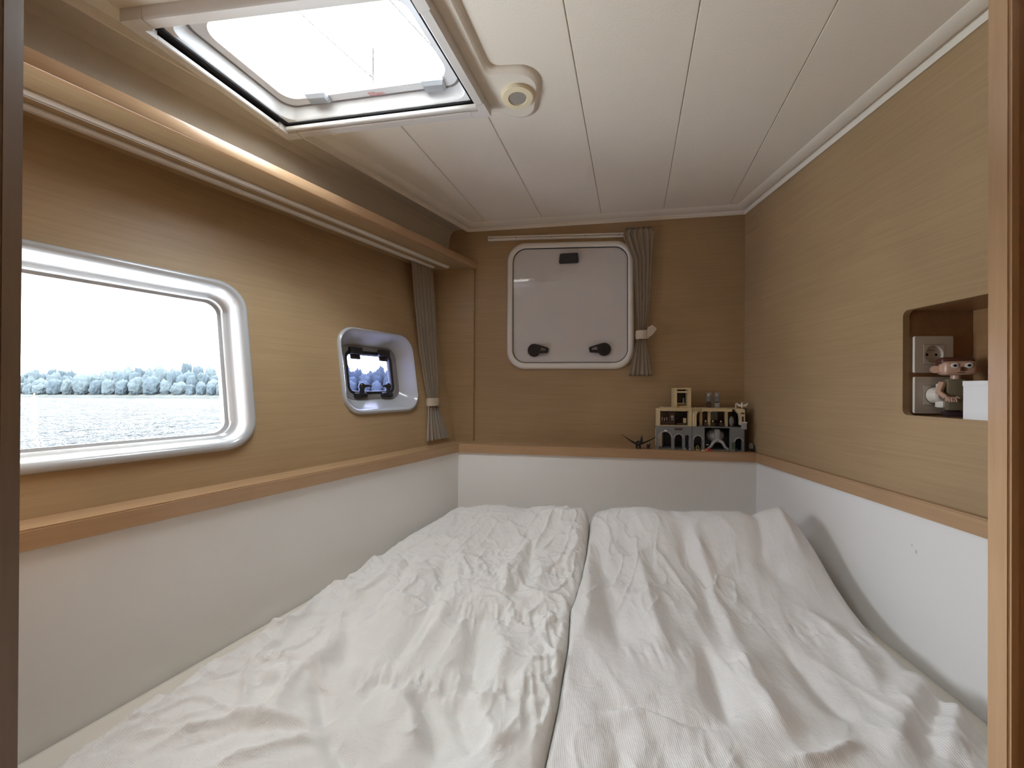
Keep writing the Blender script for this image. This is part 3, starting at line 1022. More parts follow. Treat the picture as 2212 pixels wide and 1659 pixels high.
fin('gasket', bm, 'rubber', w3, fr=BW, smooth=0)
bm = bmesh.new()
prism(bm, [(p.x, p.y) for p in hl(0.0265, 0, 0.053)], 0.004, 0.0105)
fin('pane', bm, 'frost_grey', w3, fr=BW, smooth=0)
# hinge cover at the top
t0 = BW.on(1229, 559, 0.012)
bm = bmesh.new()
b = bmesh.new()
loft(b, [lift(rpoly([(t0[0] - 0.041 * k, t0[1] - 0.019 * k), (t0[0] + 0.041 * k, t0[1] - 0.019 * k), (t0[0] + 0.037 * k, t0[1] + 0.019 * k), (t0[0] - 0.037 * k, t0[1] + 0.019 * k)], 0.006 * k, 4), z)
         for k, z in ((1, 0.0105), (1, 0.024), (0.93, 0.029))], False, True)
merge(bm, b)
fin('hinge_cover', bm, 'black_plastic', w3, fr=BW, smooth=30)
for (u, v, s) in ((1154, 757, 1), (1305, 755, -1)):
    c = BW.on(u, v, 0.012)
    bm = bmesh.new()
    loft(bm, [lift([(c[0] + p[0], c[1] + p[1]) for p in circ(r, 28)], z) for r, z in ((0.0265, 0.0105), (0.0265, 0.022), (0.024, 0.025))], False, True)
    lt = fin('latch', bm, 'black_plastic', w3, fr=BW, smooth=30)
    bm = bmesh.new()
    outer = rpoly([(0.006, -0.016), (0.058, -0.012), (0.062, 0.004), (0.058, 0.010), (0.012, 0.024), (0.0, 0.020)], 0.004, 4)
    inner = rpoly([(0.026, -0.003), (0.049, -0.002), (0.050, 0.004), (0.030, 0.012)], 0.003, 4)
    mir = lambda lp: [(c[0] + s * p[0], c[1] + p[1]) for p in (lp if s > 0 else list(reversed(lp)))]
    plate(bm, mir(outer), [mir(inner)], 0.020, 0.028)
    fin('handle', bm, 'black_plastic', lt, fr=BW, smooth=30)

# ------------------------------------------------------------------ curtain rail on the back wall
ra, rb_ = BW.on(1055, 517), BW.on(1412, 507)
FRL = Frame(BW.o + BW.ex * ra[0] + BW.ey * ra[1], (BW.ex * (rb_[0] - ra[0]) + BW.ey * (rb_[1] - ra[1])), UP)
rl = (Vector(rb_) - Vector(ra)).length
crail = thing('curtain_rail', FRL, 'slim white curtain rail above the square hatch', 'curtain rail')
bm = bmesh.new()
sec = [(-0.0085, 0.0), (0.0085, 0.0), (0.0085, 0.010), (0.0025, 0.011), (0.0025, 0.004), (-0.0025, 0.004), (-0.0025, 0.011), (-0.0085, 0.010)]
loft(bm, [[Vector((x, s[0], s[1])) for s in sec] for x in (0.0, rl)], True, True)
fin('channel', bm, 'plastic_white', crail, fr=FRL, smooth=0)
for x in (0.014, 0.12, rl * 0.4, rl * 0.6, rl * 0.8):
    bm = bmesh.new(); box(bm, x - 0.003, x + 0.003, -0.0024, 0.0024, 0.003, 0.0065)
    fin('screw', bm, 'grey_gasket', crail, fr=FRL, smooth=0)

# ------------------------------------------------------------------ curtains
def curtain(name, fr, levels, npleat, label, tie_z, tie, bow, cap=None):
    """levels: (y, xc, half width, zc, pleat depth); x across, y up, z towards the room"""
    root = thing(name, fr, label, 'curtain')
    bm = bmesh.new()
    NX = npleat * 8
    rows = []
    import itertools
    lv = []
    for (a, b) in zip(levels, levels[1:]):
        n = max(2, int(abs(a[0] - b[0]) / 0.012))
        for k in range(n):
            t = k / n
            lv.append([a[i] + (b[i] - a[i]) * t for i in range(5)])
    lv.append(list(levels[-1]))
    rnd = random.Random(len(name) + npleat)
    ph = [rnd.uniform(-0.35, 0.35) for _ in range(npleat + 1)]
    am = [rnd.uniform(0.65, 1.15) for _ in range(npleat + 1)]
    for (y, xc, hw, zc, dp) in lv:
        row = []
        for i in range(NX + 1):
            t = i / NX
            pk = t * npleat
            k = min(int(pk), npleat)
            x = xc + (2 * t - 1) * hw
            wv = math.sin(2 * math.pi * (pk + 0.25 * ph[k]))
            z = zc + dp * am[k] * (abs(wv) ** 0.7) * (1 if wv > 0 else -1)
            x += 0.35 * hw / npleat * math.cos(2 * math.pi * pk * 1.0 + ph[k])
            yy = y
            row.append(Vector((x, yy, z)))
        rows.append(row)
    loft(bm, rows, closed=False)
    g = bmesh.ops.solidify(bm, geom=bm.faces[:], thickness=0.0012)
    fin('drape', bm, 'curtain_cloth', root, fr=fr, smooth=70)
    (tx, hw, zc, hz, h) = tie
    bm = bmesh.new()
    def el(kx, kz, y): return [Vector((tx + math.cos(a) * (hw + kx), y, zc + math.sin(a) * (hz + kz))) for a in [2 * math.pi * k / 28 for k in range(28)]]
    loft(bm, [el(0, 0, tie_z - h), el(0.002, 0.002, tie_z - h), el(0.0035, 0.003, tie_z), el(0.002, 0.002, tie_z + h), el(0, 0, tie_z + h), el(0, 0, tie_z - h)])
    tb = fin('tie_band', bm, 'curtain_cloth', root, fr=fr, smooth=50)
    if bow:
        bm = bmesh.new()
        pts = bow
        prism(bm, rpoly(pts, 0.004, 3), zc + hz - 0.004, zc + hz - 0.001)
        fin('band_end', bm, 'curtain_cloth', tb, fr=fr, smooth=0)
    return root

# back wall curtain, gathered at the right end of the rail
FC2 = BW
def bx(u, v, off=0.03): return BW.on(u, v, off)
tp, ml, tz, bt = bx(1376, 492), bx(1387, 640), bx(1386, 724), bx(1381, 812)
sx = abs(bx(1400, 700)[0] - bx(1300, 700)[0]) / 100
curtain('curtain', FC2.moved(0, 0, 0), [
    (tp[1], bx(1377, 492)[0], 28 * sx, 0.036, 0.0050),
    (bx(1380, 508)[1], bx(1376, 508)[0], 33 * sx, 0.036, 0.0050),
    (bx(1380, 530)[1], bx(1380, 530)[0], 28 * sx, 0.036, 0.0050),
    (bx(1380, 560)[1], bx(1386, 560)[0], 20 * sx, 0.036, 0.0045),
    (ml[1], bx(1387, 640)[0], 16 * sx, 0.036, 0.0040),
    (tz[1], bx(1386, 724)[0], 9.5 * sx, 0.034, 0.0035),
    (bx(1384, 745)[1], bx(1384, 745)[0], 13 * sx, 0.034, 0.0040),
    (bt[1], bx(1381, 812)[0], 25 * sx, 0.034, 0.0055)], 5,
    'grey-brown pleated curtain tied beside the square hatch', tz[1],
    (bx(1387, 724)[0], 12.5 * sx, 0.034, 0.016, 9.5 * sx),
    [bx(1396, 732), bx(1408, 724), bx(1417, 712), bx(1407, 703), bx(1397, 709)])

# window wall curtain hanging from the rear track
ct = VS.moved((at_z(912, 565, 0.51) - VF[0]).dot(dV), 0.150)
FC1 = Frame(ct.o, dV, UP)                       # x along the wall, z into the room
def cz_(zw):
    # distance the cloth stands off its track plane so that it clears the leaning wall
    return max(0.0, 0.152 - (0.099 + TILT * (zw - ZT)) + 0.022)
def lv_(u, v, hw, dp):
    off = 0.0
    for _ in range(6):
        x, y = FC1.on(u, v, off)
        off = cz_(FC1.o.z + y)
    return (y, x, hw, off, dp)
t_ = lv_(935, 868, 0, 0)
curtain('curtain', FC1, [
    (-0.009, lv_(912, 572, 0, 0)[1], 0.062, 0.0, 0.006),
    lv_(917, 640, 0.063, 0.006),
    lv_(926, 760, 0.056, 0.006),
    lv_(933, 830, 0.044, 0.006),
    lv_(935, 868, 0.028, 0.006),
    lv_(938, 890, 0.038, 0.007),
    lv_(947, 949, 0.070, 0.010)], 6,
    'grey-brown pleated curtain tied beside the small port', t_[0],
    (t_[1], 0.031, t_[3], 0.013, 0.016), None)

# ------------------------------------------------------------------ outlets in the niche
FN = Frame(RW.o + RW.ex * NX0, -RW.ez * 1.0, UP)     # far face of the niche: x to the right (outboard), z to the camera
def socket(v0, v1, plug):
    a = FN.on(1973, v1); b = FN.on(2052, v0)
    fs = FN.moved((a[0] + b[0]) / 2, (a[1] + b[1]) / 2)
    h = 0.0405
    lab = 'off-white wall socket with round recess and two pin holes in the niche' if not plug else 'off-white wall socket in the niche holding a plug'
    t = thing('wall_socket', fs, lab, 'socket')
    bm = bmesh.new()
    plate(bm, rrect(-h, h, -h, h, 0.003, 4), [rrect(-0.0225, 0.0225, -0.0225, 0.0225, 0.001, 3)], 0.0, 0.005)
    fin('cover_plate', bm, 'outlet_white', t, fr=fs, smooth=30)
    bm = bmesh.new()
    plate(bm, rrect(-0.0218, 0.0218, -0.0218, 0.0218, 0.001, 3), [circ(0.0195, 36)], 0.0, 0.0055)
    ins = fin('insert', bm, 'outlet_white', t, fr=fs, smooth=30)
    bm = bmesh.new()
    loft(bm, [lift(circ(0.0195, 36), 0.0053), lift(circ(0.0185, 36), 0.001)], False, True)
    fin('recess', bm, 'outlet_white', ins, fr=fs, smooth=30)
    if not plug:
        for s in (-1, 1):
            bm = bmesh.new(); cyl(bm, (s * 0.0095 - 0.0015, -0.0003, 0.0013), (0, 0, 1), 0.0026, 0.0026, 0.001, 14)
            fin('pin_hole', bm, 'void_dark', ins, fr=fs)
        bm = bmesh.new(); box(bm, -0.008, 0.004, 0.0085, 0.0105, 0.0009, 0.0016)
        fin('rating_mark', bm, 'grey_gasket', ins, fr=fs, smooth=0)
    return fs
socket(727, 805, False)
fs = socket(815, 892, True)
bm = bmesh.new()
loft(bm, [lift(circ(0.0178, 32), 0.003), lift(circ(0.0178, 32), 0.010), lift(circ(0.0165, 32), 0.014), lift(circ(0.0145, 32), 0.022), lift(circ(0.011, 32), 0.025)], True, True)
plg = thing('power_plug', fs, 'round white plug pushed into the lower niche socket', 'plug')
fin('body', bm, 'outlet_white', plg, fr=fs, smooth=35)
bm = bmesh.new()
box(bm, -0.007, 0.007, 0.012, 0.026, 0.014, 0.026, 0.003)
fin('cord_boot', bm, 'outlet_white', plg, fr=fs, smooth=35)
bm = bmesh.new()
box(bm, -0.0065, 0.0065, -0.027, -0.012, 0.012, 0.030, 0.003)
fin('pull_tab', bm, 'outlet_white', plg, fr=fs, smooth=35)

# ------------------------------------------------------------------ white box and toy figure in the niche
NFZ = NY0 - 0.001
plain('card_white', (0.80, 0.80, 0.80), 0.6, 0.3)
fbx = RW.moved(RW.on(2087, 860, -0.012)[0], NFZ)
bxr = thing('white_box', fbx, 'plain white carton standing at the mouth of the niche', 'box')
bm = bmesh.new()
box(bm, 0.0, 0.12, 0.0, 0.070, -0.05, -0.006, 0.0008)
fin('carton', bm, 'card_white', bxr, fr=fbx)
bm = bmesh.new()
box(bm, -0.0006, 0.1206, 0.064, 0.0745, -0.0506, -0.0054, 0.0008)
fin('lid', bm, 'card_white', bxr, fr=fbx)

plain('toy_tan', (0.52, 0.33, 0.24), 0.3, 0.5)
plain('toy_brown', (0.10, 0.038, 0.024), 0.28, 0.5)
plain('toy_olive', (0.17, 0.14, 0.085), 0.4, 0.5)
plain('toy_dark', (0.035, 0.022, 0.024), 0.35, 0.5)
plain('toy_white', (0.78, 0.77, 0.72), 0.3, 0.5)
plain('toy_black', (0.010, 0.010, 0.012), 0.4, 0.4)
fpos = at_z(2066, 901, NFZ)
Fg = Frame((fpos.x + 0.012, fpos.y + 0.012, NFZ), (0.90, -0.44, 0), (0.44, 0.90, 0))   # x right, y away, z up
fig = thing('toy_figure', Fg, 'brick-built toy figure in olive tunic with brown hair in the niche', 'toy figure')
def fpart(name, mat, fn, par=None):
    bm = bmesh.new(); fn(bm)
    return fin(name, bm, mat, par or fig, fr=Fg, smooth=35)
def leg_(bm):
    box(bm, -0.018, 0.022, -0.010, 0.012, 0.0, 0.010, 0.001)
    box(bm, -0.014, -0.002, -0.008, 0.008, 0.010, 0.024, 0.001); box(bm, 0.004, 0.016, -0.008, 0.008, 0.010, 0.024, 0.001)
fpart('legs', 'toy_dark', leg_)
fpart('tunic', 'toy_olive', lambda bm: (box(bm, -0.016, 0.010, -0.012, 0.010, 0.014, 0.080, 0.0015), box(bm, 0.0105, 0.020, -0.010, 0.010, 0.030, 0.076, 0.001)))
fpart('neck', 'toy_tan', lambda bm: cyl(bm, (0.0, 0, 0.084), (0, 0, 1), 0.008, 0.008, 0.010, 16))
hd = fpart('head', 'toy_tan', lambda bm: box(bm, -0.026, 0.026, -0.020, 0.016, 0.088, 0.118, 0.009, 4))
fpart('hair', 'toy_brown', lambda bm: (box(bm, -0.0275, 0.0275, -0.012, 0.018, 0.108, 0.127, 0.009, 4), box(bm, -0.0272, 0.0272, 0.0, 0.0178, 0.094, 0.115, 0.005)), hd)
for s in (-1, 1):
    fpart('ear', 'toy_tan', lambda bm: cyl(bm, (s * 0.031, 0.002, 0.101), (0.25 * s, -1, 0), 0.008, 0.008, 0.005, 18), hd)
    fpart('eye', 'toy_white', lambda bm: cyl(bm, (s * 0.0105, -0.0205, 0.108), (0, 1, 0), 0.0055, 0.0055, 0.0025, 18), hd)
    fpart('pupil', 'toy_black', lambda bm: cyl(bm, (s * 0.0105, -0.0220, 0.108), (0, 1, 0), 0.0026, 0.0026, 0.0016, 14), hd)
    def arm(bm):
        tube(bm, [(s * 0.020, 0.0, 0.072), (s * 0.027, -0.004, 0.052), (s * 0.022, -0.020, 0.040)], [0.0065, 0.006, 0.005], 10)
    fpart('arm', 'toy_olive' if s > 0 else 'toy_tan', arm)
    def hand(bm):
        hx, hy, hz = s * 0.020, -0.026, 0.038
        box(bm, hx - 0.006, hx + 0.006, hy - 0.004, hy + 0.005, hz - 0.005, hz + 0.005, 0.0015)
        for k in range(4):
            fx = hx - 0.0052 + k * 0.0035
            tube(bm, [(fx, hy - 0.003, hz + 0.003), (fx, hy - 0.010 - 0.001 * (k % 2), hz + 0.001), (fx - s * 0.001, hy - 0.011, hz - 0.006)], [0.0016, 0.0015, 0.0012], 8)
        tube(bm, [(hx - s * 0.005, hy, hz + 0.002), (hx - s * 0.010, hy - 0.005, hz + 0.004), (hx - s * 0.011, hy - 0.010, hz + 0.001)], [0.0018, 0.0017, 0.0013], 8)
    fpart('hand', 'toy_tan', hand)
fpart('nose', 'toy_brown', lambda bm: box(bm, -0.0025, 0.0025, -0.024, -0.019, 0.096, 0.105, 0.001), hd)
fpart('mouth', 'toy_black', lambda bm: box(bm, -0.006, 0.005, -0.0206, -0.0195, 0.0925, 0.0937), hd)

# ------------------------------------------------------------------ bed: mattress and two duvets
def zm(y): return -0.592 + 0.0795 * (y - 0.606)
plA = [left_at(0.006, Y_FRONT + 0.005), cornerLB(0.006, 0.006), cornerRB(0.006, 0.006), right_at(0.006, Y_FRONT + 0.005)]
plA = [Vector(p) for p in plA]
mo = inset([(p.x, p.y) for p in (plA[0], plA[3], plA[2], plA[1])], 0.001)
FMt = Frame((0.15, 1.0, -0.95), (1, 0, 0), (0, 1, 0))
mat_t = thing('mattress', FMt, 'cream sheeted mattress filling the bunk under the duvets', 'mattress')
bm = bmesh.new()
loops = []
for i, dz in ((0.004, -0.13), (0.0, -0.11), (0.0, -0.035), (0.003, -0.014), (0.010, -0.004), (0.024, 0.0)):
    lp = rpoly(inset(mo, i), 0.03, 6)
    lp2 = []
    for a, b in zip(lp, lp[1:] + lp[:1]):
        n = max(1, int((Vector(b) - Vector(a)).length / 0.06))
        for k in range(n):
            lp2.append((a[0] + (b[0] - a[0]) * k / n, a[1] + (b[1] - a[1]) * k / n))
    loops.append((lp, dz))
rows = [[Vector((p[0], p[1], zm(p[1]) + dz)) for p in lp] for lp, dz in loops]
loft(bm, rows, True, True)
fin('sheet', bm, 'sheet_cloth', mat_t, fr=WORLD, smooth=60)
bm = bmesh.new()
prism(bm, inset(mo, 0.004), -0.95, zm(Y_FRONT) - 0.128)
fin('bunk_base', bm, 'panel_white', kind='structure', label='bunk base under the mattress', smooth=0)

# --- numpy value noise
rng = np.random.RandomState(4)
TAB = rng.rand(256, 256)
def vnoise(x, y):
    xi = np.floor(x).astype(int); yi = np.floor(y).astype(int)
    fx = x - xi; fy = y - yi
    fx = fx * fx * fx * (fx * (fx * 6 - 15) + 10); fy = fy * fy * fy * (fy * (fy * 6 - 15) + 10)
    g = lambda a, b: TAB[a % 256, b % 256]
    return (g(xi, yi) * (1 - fx) + g(xi + 1, yi) * fx) * (1 - fy) + (g(xi, yi + 1) * (1 - fx) + g(xi + 1, yi + 1) * fx) * fy - 0.5

def ridge_y(x): return 1.285 - 0.386 * (x - 0.258)
def hump(x, y):
    H = np.interp(x, [-0.40, -0.3, -0.2, 0.0, 0.258, 0.55, 0.82], [0.0, 0.012, 0.016, 0.042, 0.085, 0.125, 0.165])
    d = ridge_y(x) - y
    return H * np.where(d > 0, np.exp(-(d / 0.135) ** 2), np.exp(-(d / 0.10) ** 2))
TH = 0.045
def bed_z(x, y): return zm(y) + TH + hump(x, y)
def bed_pt(u, v):
    r = ray(u, v)
    y = 0.8
    for _ in range(25):
        z = float(bed_z(np.array(r.x * y), np.array(y)))
        y = 0.5 * y + 0.5 * (z / r.z)
    return (r.x * y, y)

def seg_dist(X, Y, pts):
    best = np.full(X.shape, 9.0); tt = np.zeros(X.shape)
    tot = len(pts) - 1
    for i in range(tot):
        ax, ay = pts[i]; bx_, by = pts[i + 1]
        dx, dy = bx_ - ax, by - ay
        t = np.clip(((X - ax) * dx + (Y - ay) * dy) / (dx * dx + dy * dy + 1e-12), 0, 1)
        d = np.hypot(X - ax - t * dx, Y - ay - t * dy)
        m = d < best
        best = np.where(m, d, best); tt = np.where(m, (i + t) / tot, tt)
    return best, tt

def folds(X, Y, lst):
    Z = np.zeros(X.shape)
    for amp, w, px in lst:
        pts = [bed_pt(*p) for p in px]
        wx = X + 0.010 * vnoise(X * 14 + 3, Y * 14); wy = Y + 0.010 * vnoise(X * 14, Y * 14 + 9)
        d, t = seg_dist(wx, wy, pts)
        taper = np.clip(np.minimum(t, 1 - t) * 4 + 0.25, 0, 1)
        Z += 1.45 * amp * taper * np.exp(-(d / (0.85 * w)) ** 1.6)
    return Z

def puckers(X, Y, lst, seed):
    Z = np.zeros(X.shape)
    r = np.random.RandomState(seed)
    for amp, px in lst:
        pts = [bed_pt(*p) for p in px]
        d, t = seg_dist(X, Y, pts)
        row = -0.5 * np.exp(-(d / 0.006) ** 2)
        # crinkles running across the stitched line
        cr = vnoise(X * 75 + seed, Y * 16) + 0.6 * vnoise(X * 130, Y * 40 + seed)
        Z += 1.5 * amp * (row + 1.7 * cr * np.exp(-(d / 0.030) ** 2))
    return Z

def duvet(name, xl, xr, head, mat, label, fl_, pk, seed, amp1, amp2, fr, NX=240, NY=300, edge_w=(0.05, 0.05), lean=0.0, crease=1.0, steep=(0.0, 0.0)):
    ys = np.linspace(Y_FRONT + 0.02, 1.0, NY)
    A, T = np.meshgrid(np.linspace(0, 1, NX), np.linspace(0, 1, NY))
    y0 = Y_FRONT + 0.02
    # plan: x from edge curves, y from the foot to the head curve
    Yf = y0 + T * (1.30 - y0)
    XL = np.interp(Yf, [p[1] for p in xl], [p[0] for p in xl]); XR = np.interp(Yf, [p[1] for p in xr], [p[0] for p in xr])
    X = XL + (XR - XL) * A
    for _ in range(6):
        yh = np.interp(X, [p[0] for p in head], [p[1] for p in head])
        Y = y0 + T * (yh - y0)
        XL = np.interp(Y, [p[1] for p in xl], [p[0] for p in xl]); XR = np.interp(Y, [p[1] for p in xr], [p[0] for p in xr])
        X = XL + (XR - XL) * A
    dl = (X - XL); dr = (XR - X); dh = yh - Y
    def prof(d, w):
        q = np.clip(d / w, 0, 1)
        return np.sqrt(np.clip(1 - (1 - q) ** 2, 0, 1))
    e = (steep[0] + (1 - steep[0]) * prof(dl, edge_w[0])) * (steep[1] + (1 - steep[1]) * prof(dr, edge_w[1])) * prof(dh, 0.06)
    Hh = hump(X, Y)
    wx = X + 0.05 * vnoise(X * 5 + seed, Y * 5); wy = Y + 0.05 * vnoise(X * 5, Y * 5 + seed)
    n1 = vnoise(wx * 9 + lean * wy * 9 + seed, wy * 3.0 + seed)
    n2 = 0.5 - np.abs(vnoise(wx * 16 + lean * wy * 16 + 7, wy * 6 + seed)) * 2
    n3 = vnoise(wx * 38 + seed, wy * 26)
    n4 = 0.5 - np.abs(vnoise(wx * 24 - wy * 9, wy * 17 + seed)) * 2
    r1_ = np.clip(1 - np.abs(vnoise(wx * 13 + wy * 4 + seed, wy * 8 - wx * 3)) * 5.0, 0, 1) ** 1.5
    r2_ = np.clip(1 - np.abs(vnoise(wx * 21 - wy * 12 + 31, wy * 19 + wx * 6 + seed)) * 6.0, 0, 1) ** 1.5
    r3_ = np.clip(1 - np.abs(vnoise(wx * 44 + wy * 15 + seed, wy * 30 - wx * 12 + 5)) * 5.0, 0, 1) ** 1.5
    msk = np.clip(vnoise(X * 4 + 50 + seed, Y * 4) * 2.2 + 0.6, 0, 1)
    W = amp1 * n1 + amp2 * n2 * 0.5 + 0.003 * n3 + 0.004 * n4 * 0.5 + (0.0115 * r1_ + 0.0075 * r2_ + 0.0035 * r3_) * msk * crease
    W += folds(X, Y, fl_) + puckers(X, Y, pk, seed)
    Zt = zm(Y) + 0.004 + (TH - 0.004 + W) * e + Hh * (0.30 + 0.70 * prof(np.minimum(dl, dr), 0.10))
    Zt = np.maximum(Zt, zm(Y) + 0.003)
    Zb = zm(Y) + 0.0015 + Hh * 0.22
    Zb = np.minimum(Zb, Zt - 0.001)
    bm = bmesh.new()
    top = [[bm.verts.new((X[j, i], Y[j, i], Zt[j, i])) for i in range(NX)] for j in range(NY)]
    for j in range(NY - 1):
        for i in range(NX - 1):
            bm.faces.new((top[j][i], top[j][i + 1], top[j + 1][i + 1], top[j + 1][i]))
    st = 6
    ii = list(range(0, NX, st)); jj = list(range(0, NY, st))
    if ii[-1] != NX - 1: ii.append(NX - 1)
    if jj[-1] != NY - 1: jj.append(NY - 1)
    # underside and rim
    rim = [(0, i) for i in range(NX)] + [(j, NX - 1) for j in range(1, NY)] + [(NY - 1, i) for i in range(NX - 2, -1, -1)] + [(j, 0) for j in range(NY - 2, 0, -1)]
    low = [bm.verts.new((X[j, i], Y[j, i], Zb[j, i])) for j, i in rim]
    for k in range(len(rim)):
        k2 = (k + 1) % len(rim)
        a = top[rim[k][0]][rim[k][1]]; b = top[rim[k2][0]][rim[k2][1]]
        bm.faces.new((b, a, low[k], low[k2]))
    f = bm.faces.new(list(reversed(low)))
    bmesh.ops.triangulate(bm, faces=[f])
    for f in bm.faces: f.smooth = True
    root = thing(name, fr, label, 'duvet', None)
    fin('cover', bm, mat, root, fr=WORLD, smooth=0, recalc=False)
    for p in root.children[0].data.polygons: p.use_smooth = True
    return root

seam = [(0.020, 0.40), (0.043, 0.545), (0.085, 0.676), (0.12, 0.803), (0.142, 0.916), (0.183, 1.02), (0.225, 1.15), (0.262, 1.285), (0.29, 1.42), (0.30, 1.60)]
xl1 = [(-0.70, 0.40), (-0.677, 0.576), (-0.662, 0.641), (-0.600, 0.755), (-0.512, 0.945), (-0.445, 1.10), (-0.395, 1.22), (-0.330, 1.342), (-0.272, 1.44), (-0.238, 1.50), (-0.22, 1.60)]
head1 = [(-0.30, 1.46), (-0.2, 1.515), (0.0, 1.49), (0.15, 1.46), (0.30, 1.43)]
foldsL = [
    (-0.013, 0.022, ((968, 1205), (950, 1255), (917, 1335), (845, 1422))),
    (0.010, 0.026, ((1000, 1190), (985, 1255), (950, 1340), (880, 1430))),
    (-0.010, 0.022, ((1137, 1130), (1152, 1180), (1140, 1235), (1080, 1300))),
    (0.010, 0.020, ((1148, 1165), (1126, 1205), (1098, 1234), (1083, 1306))),
    (-0.018, 0.026, ((1040, 1330), (1024, 1380), (1015, 1425), (1034, 1487))),
    (0.012, 0.030, ((1075, 1370), (1085, 1420), (1070, 1470))),
    (-0.014, 0.022, ((902, 1494), (924, 1530), (946, 1631))),
    (-0.014, 0.024, ((982, 1494), (1007, 1566), (1036, 1631))),
    (0.012, 0.026, ((850, 1490), (885, 1540), (900, 1620))),
    (0.010, 0.024, ((1040, 1500), (1030, 1560), (1080, 1640))),
    (0.0065, 0.009, ((705, 1572), (620, 1552), (520, 1548), (420, 1575), (300, 1640))),
    (-0.005, 0.012, ((690, 1585), (600, 1572), (500, 1580), (400, 1615))),
    (0.0060, 0.008, ((700, 1580), (600, 1602), (520, 1630), (470, 1659))),
    (0.0050, 0.007, ((560, 1590), (640, 1583), (700, 1600))),
    (0.0050, 0.007, ((450, 1545), (390, 1560), (330, 1590), (260, 1610))),
    (-0.004, 0.010, ((398, 1552), (330, 1580), (230, 1620))),
    (0.0050, 0.008, ((520, 1420), (470, 1460), (400, 1495), (340, 1530))),
    (0.0060, 0.010, ((640, 1330), (600, 1390), (560, 1430))),
    (0.0060, 0.012, ((860, 1210), (820, 1260), (740, 1320))),
    (-0.0060, 0.012, ((900, 1190), (860, 1260), (800, 1330))),
    (0.008, 0.014, ((644, 1440), (620, 1480), (593, 1534))),
    (-0.006, 0.020, ((755, 1335), (752, 1390), (735, 1440))),
    (-0.011, 0.018, ((680, 1462), (698, 1520), (705, 1552))),
    (0.011, 0.024, ((720, 1360), (700, 1420), (650, 1450))),
    (-0.010, 0.016, ((709, 1570), (740, 1620), (760, 1659))),
    (0.009, 0.016, ((1245, 1140), (1250, 1170), (1215, 1230))),
]
pkL = [(0.0045, ((1036, 1233), (1130, 1243), (1243, 1228))), (0.0055, ((1000, 1330), (1090, 1328), (1190, 1340))),
       (0.0060, ((800, 1462), (900, 1470), (1040, 1490), (1150, 1515))), (0.0035, ((1180, 1340), (1200, 1420), (1165, 1560))),
       (0.004, ((640, 1440), (560, 1420), (520, 1420)))]
fD1 = Frame((-0.2, 0.95, zm(0.95)), (0.40, 0.92, 0), (-0.92, 0.40, 0))
duvet('duvet', xl1, [(p[0] - 0.0006, p[1]) for p in seam], head1, 'duvet_left_cloth', 'crumpled off-white duvet lying on the window side of the bunk', foldsL, pkL, 11, 0.020, 0.012, fD1, edge_w=(0.05, 0.018), lean=-0.35, crease=1.1, steep=(0.0, 0.35))

xr2 = [(0.74, 0.40), (0.75, 0.56), (0.764, 0.63), (0.774, 0.69), (0.776, 0.74), (0.785, 0.80), (0.80, 0.87), (0.808, 0.93), (0.815, 1.0), (0.822, 1.10), (0.80, 1.25), (0.78, 1.4)]
head2 = [(0.25, 1.43), (0.40, 1.36), (0.55, 1.30), (0.70, 1.24), (0.83, 1.19)]
foldsR = [
    (-0.012, 0.022, ((1473, 1133), (1488, 1207), (1521, 1265), (1561, 1383))),
    (0.012, 0.022, ((1500, 1130), (1530, 1255), (1590, 1390))),
    (0.012, 0.026, ((1628, 1112), (1694, 1185), (1738, 1220))),
    (-0.010, 0.024, ((1580, 1118), (1650, 1200), (1700, 1260))),
    (-0.016, 0.030, ((1297, 1190), (1315, 1300), (1336, 1393))),
    (0.012, 0.030, ((1275, 1150), (1270, 1300), (1262, 1380))),
    (0.014, 0.030, ((1380, 1180), (1400, 1300), (1440, 1420))),
    (0.014, 0.032, ((1995, 1464), (1973, 1537), (1932, 1647))),
    (0.016, 0.024, ((2068, 1526), (2058, 1570), (2045, 1640))),
    (-0.013, 0.026, ((2030, 1500), (2010, 1560), (1990, 1640))),
    (-0.014, 0.026, ((1521, 1390), (1545, 1470), (1580, 1574))),
    (0.013, 0.032, ((1600, 1400), (1640, 1500), (1700, 1600))),
    (-0.010, 0.028, ((1680, 1380), (1760, 1480), (1850, 1560))),
    (0.010, 0.026, ((1750, 1330), (1850, 1420), (1900, 1500))),
    (-0.005, 0.009, ((1300, 1530), (1380, 1532), (1480, 1560), (1560, 1575))),
    (0.005, 0.009, ((1310, 1545), (1390, 1550), (1490, 1585))),
    (-0.009, 0.035, ((1320, 1560), (1335, 1620), (1330, 1700))),
    (-0.008, 0.035, ((1440, 1590), (1450, 1650), (1440, 1720))),
    (0.008, 0.010, ((1700, 1640), (1790, 1640), (1850, 1610))),
]
pkR = [(0.0022, ((1380, 1410), (1500, 1420), (1600, 1440))), (0.0022, ((1560, 1330), (1700, 1360), (1850, 1390)))]
fD2 = Frame((0.45, 0.9, zm(0.9)), (0.999, -0.05, 0), (0.05, 0.999, 0))
duvet('duvet', [(p[0] + 0.0006, p[1]) for p in seam], xr2, head2, 'duvet_right_cloth', 'smoother white ribbed duvet lying on the niche side of the bunk', foldsR, pkR, 23, 0.016, 0.007, fD2, edge_w=(0.012, 0.035), lean=0.12, crease=0.65, steep=(0.55, 0.0))

